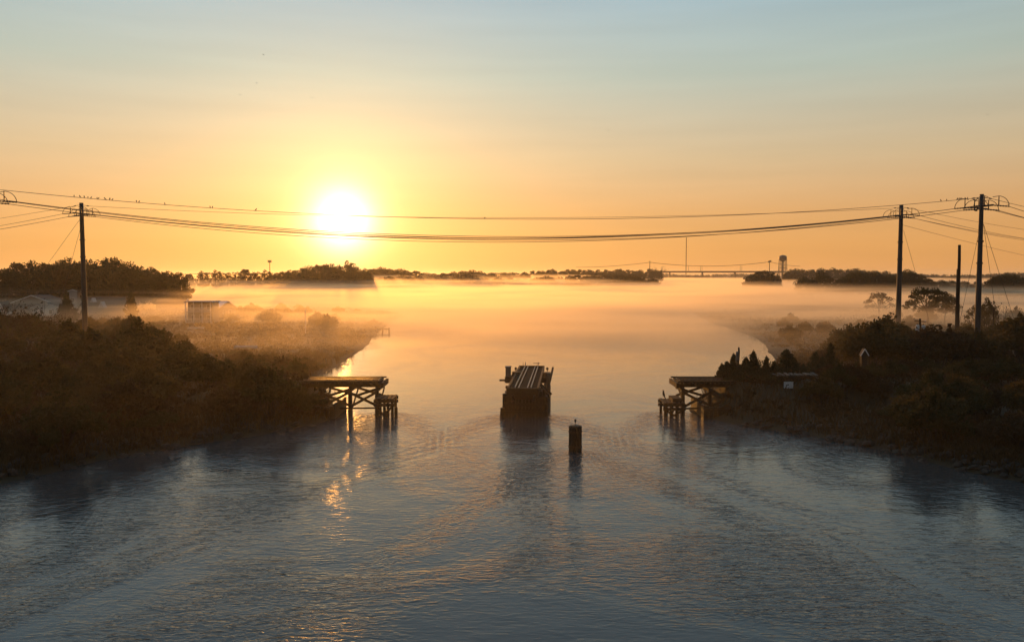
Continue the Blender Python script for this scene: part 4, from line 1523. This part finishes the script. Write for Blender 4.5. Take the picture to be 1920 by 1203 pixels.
# rows beyond
for i, (px, py) in enumerate([(699, 503), (714, 501), (730, 503), (748, 504), (764, 508), (780, 507), (797, 511), (813, 512), (830, 511), (850, 509), (868, 507), (884, 506), (900, 508),
               (922, 511), (945, 511), (962, 510), (985, 509)]):
    tree_at(px, py, 700 + rnd.uniform(-40, 40), TREES, f'{ORD[i]} hazy tree from the left in the far row right of the mound', 'far trees right of the mound', wide=rnd.uniform(1.2, 1.7))
x = 695
i = -1
while x < 1235:
    i += 1
    tree_at(x, 517 + 3 * math.sin(x * 0.021) + rnd.uniform(-2, 2.5), 590 + rnd.uniform(-25, 25), TREES, f'{ORD[i]} low tree from the left in the hazy belt closing the river', 'hazy belt of trees closing the river', wide=rnd.uniform(1.3, 1.9))
    x += rnd.uniform(13, 24)
x = 1000
i = -1
while x < 1243:
    i += 1
    tree_at(x, rnd.uniform(502.5, 508), 900 + rnd.uniform(-40, 40), PINE + TREES[2:3], f'{ORD[i]} small dark tree from the left in the spiky far row at the bend', 'far trees at the river bend', wide=rnd.uniform(0.9, 1.6))
    x += rnd.uniform(5, 11)
tree_at(1234, 494, 880, [twiggy(84, 14, 10, 3)], 'bare spreading tree beside the thin pole at the river bend', None, names=('branches', 'leaves'))
for i, (px, py, w) in enumerate([(1408, 514, 1.2), (1420, 508, 1.2), (1433, 506, 1.3), (1446, 508, 1.2), (1455, 515, 1.0)]):
    tree_at(px, py, 560 + rnd.uniform(-6, 6), TREES, f'{ORD[i]} tree from the left in the round dark clump left of the water tower', 'clump left of the water tower', wide=w)
for i, (px, py) in enumerate([(1476, 509), (1484, 505), (1494, 503), (1504, 504), (1516, 506), (1527, 504), (1540, 503), (1552, 505), (1563, 502), (1575, 504), (1590, 504), (1605, 503), (1620, 506), (1640, 507), (1660, 507)]):
    tree_at(px, py, 900 + rnd.uniform(-30, 30), TREES[:3] + PINE[1:], f'{ORD[i]} dark tree from the left in the far row right of the water tower', 'far row right of the water tower', wide=rnd.uniform(0.9, 1.2))
for i, (px, py, w) in enumerate([(1508, 518, 1.1), (1524, 521, 1.0), (1541, 506, 0.95), (1560, 520, 1.1), (1580, 519, 1.1), (1598, 509, 1.0), (1612, 508, 1.1), (1628, 508, 1.0), (1645, 510, 1.0), (1668, 514, 1.1), (1684, 513, 1.0),
                  (1700, 505, 1.0), (1710, 507, 1.0), (1732, 515, 1.0), (1744, 521, 1.3), (1765, 524, 1.4), (1785, 525, 1.5), (1810, 527, 1.5), (1835, 526, 1.4)]):
    tree_at(px, py, 430 + rnd.uniform(-12, 12), TREES, f'{ORD[i]} tree from the left in the nearer row rising from the right mist', 'nearer row of trees in the right mist', wide=w)
for i, (px, py, w) in enumerate([(1862, 520, 1.3), (1875, 515, 1.3), (1888, 512, 1.3), (1903, 514, 1.3), (1918, 519, 1.3), (1932, 523, 1.3)]):
    tree_at(px, py, 380 + rnd.uniform(-6, 6), TREES, f'{ORD[i]} tree from the left in the low dark clump at the right edge', 'clump at the right edge', wide=w)

# far-off wood on the horizon, one mass
def far_wood():
    pts = []
    for (x0, x1, D, zlo, zhi) in ((-1400, 300, 1900, 12, 19), (700, 2300, 1700, 12, 18), (200, 800, 2600, 13, 19)):
        n = int((x1 - x0) / 3.2)
        for i in range(n):
            x = x0 + (x1 - x0) * nrg.random()
            h = zlo + (zhi - zlo) * (0.5 + 0.35 * math.sin(x * 0.021 + D) + 0.3 * math.sin(x * 0.0067))
            pts.append(blob_points((x, D + nrg.uniform(-40, 40), h - 4), nrg.uniform(5, 8), 46, nrg, 0.8, 0.3))
            pts.append(blob_points((x, D + nrg.uniform(-40, 40), h * 0.4), nrg.uniform(5, 8), 26, nrg, 0.8, 0.3))
    P = np.concatenate(pts)
    me = leaf_mesh('treeline', P, 2.2, 'leaf_dark', nrg)
    o = bpy.data.objects.new('treeline', me)
    COL.objects.link(o)
    tag(o, 'far-off wood along the horizon', 'wood', kind='stuff')


far_wood()

# single trees and shrubs in the right mist
tree_at(1742, 535, 190, UMBR, 'umbrella shaped dark tree standing out of the mist right of the shorter pole', None, 9, 1.0, k=0)
tree_at(1650, 546, 232, UMBR, 'pale umbrella shaped tree in the mist left of the shorter right pole', None, 8, 1.0, k=1)
tree_at(1772, 548, 196, UMBR, 'low spreading tree adjoining the umbrella shaped tree on its right', None, 9, 0.8, k=0)
tree_at(1853, 558, 138, LOOSE, 'leafy small tree behind the tallest pole', None, 14, 0.6)
tree_at(1896, 556, 130, TWIG, 'bare small tree at the right edge beside the tallest pole', None, 5.0, 0.8, k=2, names=('branches', 'leaves'))
tree_at(1832, 568, 142, UMBR, 'pale feathery tree just left of the tallest pole', None, 8, 0.6, k=1)

# cedars along the right embankment
for i, (px, py, D, k, w) in enumerate(sorted([(1352, 679, 83, 1, 1.0), (1364, 676, 85, 2, 1.1), (1374, 661, 85, 1, 0.85), (1396, 668, 86, 2, 0.95), (1417, 657, 86, 0, 0.9), (1437, 666, 87, 1, 0.8), (1452, 675, 86, 2, 0.9),
                        (1478, 654, 88, 2, 1.05), (1492, 672, 87, 0, 1.0), (1506, 681, 86, 2, 1.0), (1525, 660, 92, 0, 0.9), (1540, 668, 90, 2, 1.0), (1556, 642, 95, 1, 0.75), (1405, 680, 83, 2, 1.2), (1385, 682, 83, 0, 1.2), (1430, 684, 83, 2, 1.3),
                        (1465, 682, 84, 2, 1.1)])):
    tree_at(px, py, D, CEDAR, f'{ORD[i]} spiky dark cedar from the left on the right railway embankment', 'cedars on the right embankment', 4, w, 'cedar_tree', k)
tree_at(128, 552, 196, CEDAR, 'dark cedar in front of the white gabled house, left of the left pole', None, 4, 0.85, 'cedar_tree', 2)
tree_at(120, 565, 196, CEDAR, 'low dark cedar at the foot of the white gabled house', None, 4, 1.0, 'cedar_tree', 0)
tree_at(244, 545, 205, CEDAR, 'hazy slim cedar right of the long dark roofed house', None, 4, 0.8, 'cedar_tree', 1)
for px, py, D, l in ((15, 548, 140, 'bare twiggy tree at the left edge before the houses'), (42, 552, 136, 'bare twiggy tree just right of the left edge'), (62, 556, 139, 'bare twiggy tree before the wide gable house'),
                     (100, 574, 136, 'low bare bush below the white gable')):
    tree_at(px, py, D, TWIG, l, 'bare trees at the left edge', 4.6, 0.9, 'bare_tree', names=('branches', 'leaves'))

for dx, dy, hh, l in ((-0.9, -0.25, 0.62, 'low shrub pressed against the left side of the small hut'), (0.95, -0.2, 0.6, 'low shrub pressed against the right side of the small hut'),
                      (0.0, -0.9, 0.5, 'low shrub growing right in front of the small hut')):
    plant('shrub', SHRUB, 0, (GB.location.x + dx, GB.location.y + dy, GB.location.z - 0.1), zz_hut * hh + 0.2, 3.4, 0.75, l, 'shrub', 'shrubs around the hut', ('stem', 'foliage'))

# ------------------------------------------------------------------ shrubs of the banks
LC = [(-200, 572), (0, 578), (150, 590), (260, 590), (300, 600), (345, 628), (420, 630), (445, 650), (480, 668), (560, 700), (592, 715), (610, 742), (640, 770)]
LC2 = [(-200, 572), (0, 580), (300, 585), (340, 600), (420, 598), (445, 566), (500, 562), (560, 570), (650, 574), (700, 582), (745, 594), (780, 600)]
RC = [(1290, 760), (1325, 735), (1345, 700), (1440, 690), (1540, 690), (1575, 668), (1640, 672), (1700, 668), (1800, 672), (1920, 660), (2100, 650)]
RC1 = [(1500, 660), (1545, 655), (1565, 625), (1590, 600), (1620, 592), (1660, 590), (1690, 600), (1712, 618), (1735, 628), (1760, 600), (1800, 612), (1850, 600), (1920, 588), (2100, 580)]
RC2 = [(1290, 590), (1420, 625), (1445, 590), (1475, 580), (1500, 592), (1530, 606), (1560, 592), (1620, 585), (1700, 574), (1800, 580), (1920, 574), (2100, 570)]


def contour(c, px):
    return float(np.interp(px, [a for a, _ in c], [b for _, b in c]))


MARKS = [(-60, 'left of the view'), (40, 'at the left edge'), (125, 'by the left cedar'), (153, 'below the left pole'), (215, 'below the dormer house'), (300, 'right of the left pole'), (376, 'below the porch house'),
         (461, 'by the low pale boat'), (573, 'by the flagpole'), (660, 'by the left trestle'), (711, 'by the small dock'), (1320, 'by the right trestle'), (1385, 'by the thin pole'),
         (1478, 'by the notice board'), (1560, 'right of the notice board'), (1622, 'by the hut'), (1690, 'below the shorter pole'), (1725, 'by the transformer pole'), (1799, 'by the bare pole'), (1841, 'below the tallest pole'), (1900, 'at the right edge'), (2000, 'right of the view')]


def near_what(px):
    return min(MARKS, key=lambda m_: abs(m_[0] - px))[1]


def scatter(n, xr, yr, cont, hr, label, group, mind=1.2, sep=1.7, protos=SHRUB, kk=None):
    placed, todo = [], []
    tries = 0
    X, Y = [], []
    while len(placed) < n and tries < n * 60:
        tries += 1
        y = yr[0] + (yr[1] - yr[0]) * rnd.random()
        px = xr[0] + (xr[1] - xr[0]) * rnd.random()
        p = at(px, 600, y)
        x = p.x
        if any((x - a) ** 2 + (y - b) ** 2 < sep * sep for a, b in placed):
            continue
        d = float(land_dist(np.array([x]), np.array([y]))[0])
        if d < mind:
            continue
        # keep clear of the trestle tops
        if 78.8 < y < 84.0 and abs(x - 0.6) < 20.0:
            continue
        z0 = gz(x, y)
        zmax = at(px, contour(cont, px) + rnd.random() ** 2 * 18, y).z
        H = min(rnd.uniform(*hr), zmax - z0)
        if H < 0.55:
            continue
        placed.append((x, y))
        todo.append((px, x, y, z0, H))
    todo.sort()
    rows = []
    for i, (px, x, y, z0, H) in enumerate(todo):
        k = rnd.randrange(len(protos))
        tone = ('dark green', 'olive', 'dull olive', 'brown leaved', 'blackish green')[k]
        size = 'low' if H < (hr[0] * 0.7 + hr[1] * 0.3) else 'tall' if H > (hr[0] * 0.35 + hr[1] * 0.65) else 'middling'
        row = (y - yr[0]) / (yr[1] - yr[0])
        depth = 'nearest' if row < 0.33 else 'farthest' if row > 0.67 else 'midway'
        rows.append((f'{size} {tone} shrub {label}, {depth}, {near_what(px)}', k, x, y, z0, H))
    names_ = [r[0] for r in rows]
    seen = {}
    for lab, k, x, y, z0, H in rows:
        seen[lab] = seen.get(lab, 0) + 1
        full = lab
        if names_.count(lab) > 1:
            full = ('leftmost ' if seen[lab] == 1 else ORD[seen[lab] - 1] + '-from-left ') + lab
        plant('shrub', protos, k, (x, y, z0 - 0.05), H * 1.02, 3.4, max(1.0, min(1.9, 3.1 / H)) * rnd.uniform(0.95, 1.2), full, 'shrub', group, ('stem', 'foliage'))


scatter(60, (-180, 640), (56, 100), LC, (1.8, 5.2), 'on the near left bank', 'shrubs on the near left bank')
scatter(52, (-150, 500), (100, 185), LC, (3.0, 6.5), 'on the farther left bank', 'shrubs below the left houses', sep=2.6)
scatter(22, (150, 460), (186, 262), [(0, 585), (200, 588), (300, 592), (345, 602), (420, 600), (470, 590)], (2.2, 5.0), 'between the left houses', 'shrubs between the left houses', sep=3.2)
scatter(26, (430, 690), (100, 178), [(430, 650), (480, 655), (560, 668), (620, 668), (660, 650), (700, 640)], (1.5, 4.0), 'behind the left trestle', 'shrubs behind the left trestle', sep=2.2, mind=0.8)
scatter(30, (400, 760), (175, 285), LC2, (2.5, 5.0), 'on the left point', 'shrubs on the left point', sep=3.0, mind=1.5)
scatter(54, (1300, 2080), (56, 100), RC, (1.6, 4.4), 'on the near right bank', 'shrubs on the near right bank')
scatter(34, (1545, 2080), (102, 128), RC1, (3.0, 8.0), 'in the right thicket', 'thicket around the right poles', sep=2.2)
scatter(22, (1430, 2080), (135, 215), RC2, (3.0, 6.5), 'in the right mist', 'misty shrubs behind the right thicket', sep=3.2, mind=4)


# reeds and grass, one mass
def reeds():
    n = 22000
    y = 54 + 75 * nrg.random(n * 3) ** 1.4
    u = nrg.uniform(-0.75, 0.75, n * 3)
    x = y * u
    d = land_dist(x, y)
    ok = (d > 0.15) & ((d < 9) | (nrg.random(len(d)) < 0.4)) & ~((np.abs(y - 81.6) < 2.3) & (np.abs(x - 0.6) < 24))
    x, y = x[ok][:n], y[ok][:n]
    z = ground_z(x, y)
    n = len(x)
    h = nrg.uniform(0.5, 1.25, n)
    w = 0.018 + 0.0004 * y
    a = nrg.uniform(0, 6.28, n)
    lean = nrg.normal(size=(n, 2)) * 0.22 * h[:, None]
    dx, dy = np.cos(a) * w, np.sin(a) * w
    B = np.stack([x, y, z - 0.05], 1)
    V = np.stack([B + np.stack([-dx, -dy, 0 * x], 1), B + np.stack([dx, dy, 0 * x], 1),
                  B + np.stack([lean[:, 0] * 0.45 + dx * 0.8, lean[:, 1] * 0.45 + dy * 0.8, h * 0.6], 1),
                  B + np.stack([lean[:, 0], lean[:, 1], h], 1),
                  B + np.stack([lean[:, 0] * 0.45 - dx * 0.8, lean[:, 1] * 0.45 - dy * 0.8, h * 0.6], 1)], axis=1).reshape(-1, 3)
    F = np.arange(5 * n).reshape(n, 5)
    me = bpy.data.meshes.new('grass')
    me.from_pydata(V.tolist(), [], F.tolist())
    me.materials.append(MATS['reed'])
    o = bpy.data.objects.new('grass', me)
    COL.objects.link(o)
    tag(o, 'dry reeds and grass on the banks', 'grass', kind='stuff')


reeds()


# low scrub covering the banks between the shrubs, one mass
def scrub():
    n = 5200
    y = 56 + 215 * nrg.random(n * 2) ** 1.25
    x = y * nrg.uniform(-0.72, 0.72, n * 2)
    d = land_dist(x, y)
    ok = (d > 1.0) & ~((np.abs(y - 81.6) < 3.0) & (np.abs(x - 0.6) < 20.5))
    x, y = x[ok][:n], y[ok][:n]
    z = ground_z(x, y)
    pts = []
    for a, b, c in zip(x, y, z):
        r = nrg.uniform(0.5, 1.3) * (0.7 + b / 260)
        h = nrg.uniform(0.35, 1.0) * (0.7 + b / 300)
        q = nrg.normal(size=(26, 3)) * np.array([r * 0.5, r * 0.5, h * 0.42])
        q[:, 2] = np.abs(q[:, 2])
        pts.append(q + np.array([a, b, c]))
    P = np.concatenate(pts)
    me = leaf_mesh('ground_cover', P, 0.24, 'leaf_brown', nrg, 1.9)
    o = bpy.data.objects.new('ground_cover', me)
    COL.objects.link(o)
    tag(o, 'low brown scrub covering both banks between the shrubs', 'scrub', kind='stuff')


scrub()

# rip-rap stones along both near shores
def stone_mesh(seed):
    r = np.random.default_rng(seed)
    v, f = [], []
    rings = [(-0.9, 0.35), (-0.35, 0.95), (0.4, 0.85), (0.85, 0.4)]
    for z, q in rings:
        for k in range(7):
            a = 2 * math.pi * k / 7
            s = q * r.uniform(0.75, 1.2)
            v.append((s * math.cos(a), s * math.sin(a), z * 0.62 * r.uniform(0.8, 1.15)))
    for i in range(3):
        for k in range(7):
            k2 = (k + 1) % 7
            f.append((i * 7 + k, i * 7 + k2, i * 7 + 7 + k2, i * 7 + 7 + k))
    f.append(tuple(range(6, -1, -1)))
    f.append(tuple(21 + k for k in range(7)))
    return MB().add(v, f).mesh('stone', 'rock')


STONES = [stone_mesh(s) for s in range(5)]
for side, lab in ((-1, 'strip of dark stones along the near left shore'), (1, 'strip of dark stones along the near right shore')):
    rr_ = thing('riprap', (side * 33, 60, 0), lab, 'stones')
    cnt = 0
    for _ in range(4000):
        if cnt >= 120:
            break
        y = rnd.uniform(52, 74)
        x = side * rnd.uniform(18, 42)
        d = float(land_dist(np.array([x]), np.array([y]))[0])
        if not -0.5 < d < 2.2:
            continue
        s = rnd.uniform(0.22, 0.55)
        inst('stone', STONES[rnd.randrange(5)], rr_, (x - side * 33, y - 60, gz(x, y) + s * 0.15), (rnd.uniform(-0.4, 0.4), rnd.uniform(-0.4, 0.4), rnd.uniform(0, 6)), (s * 1.2, s, s))
        cnt += 1
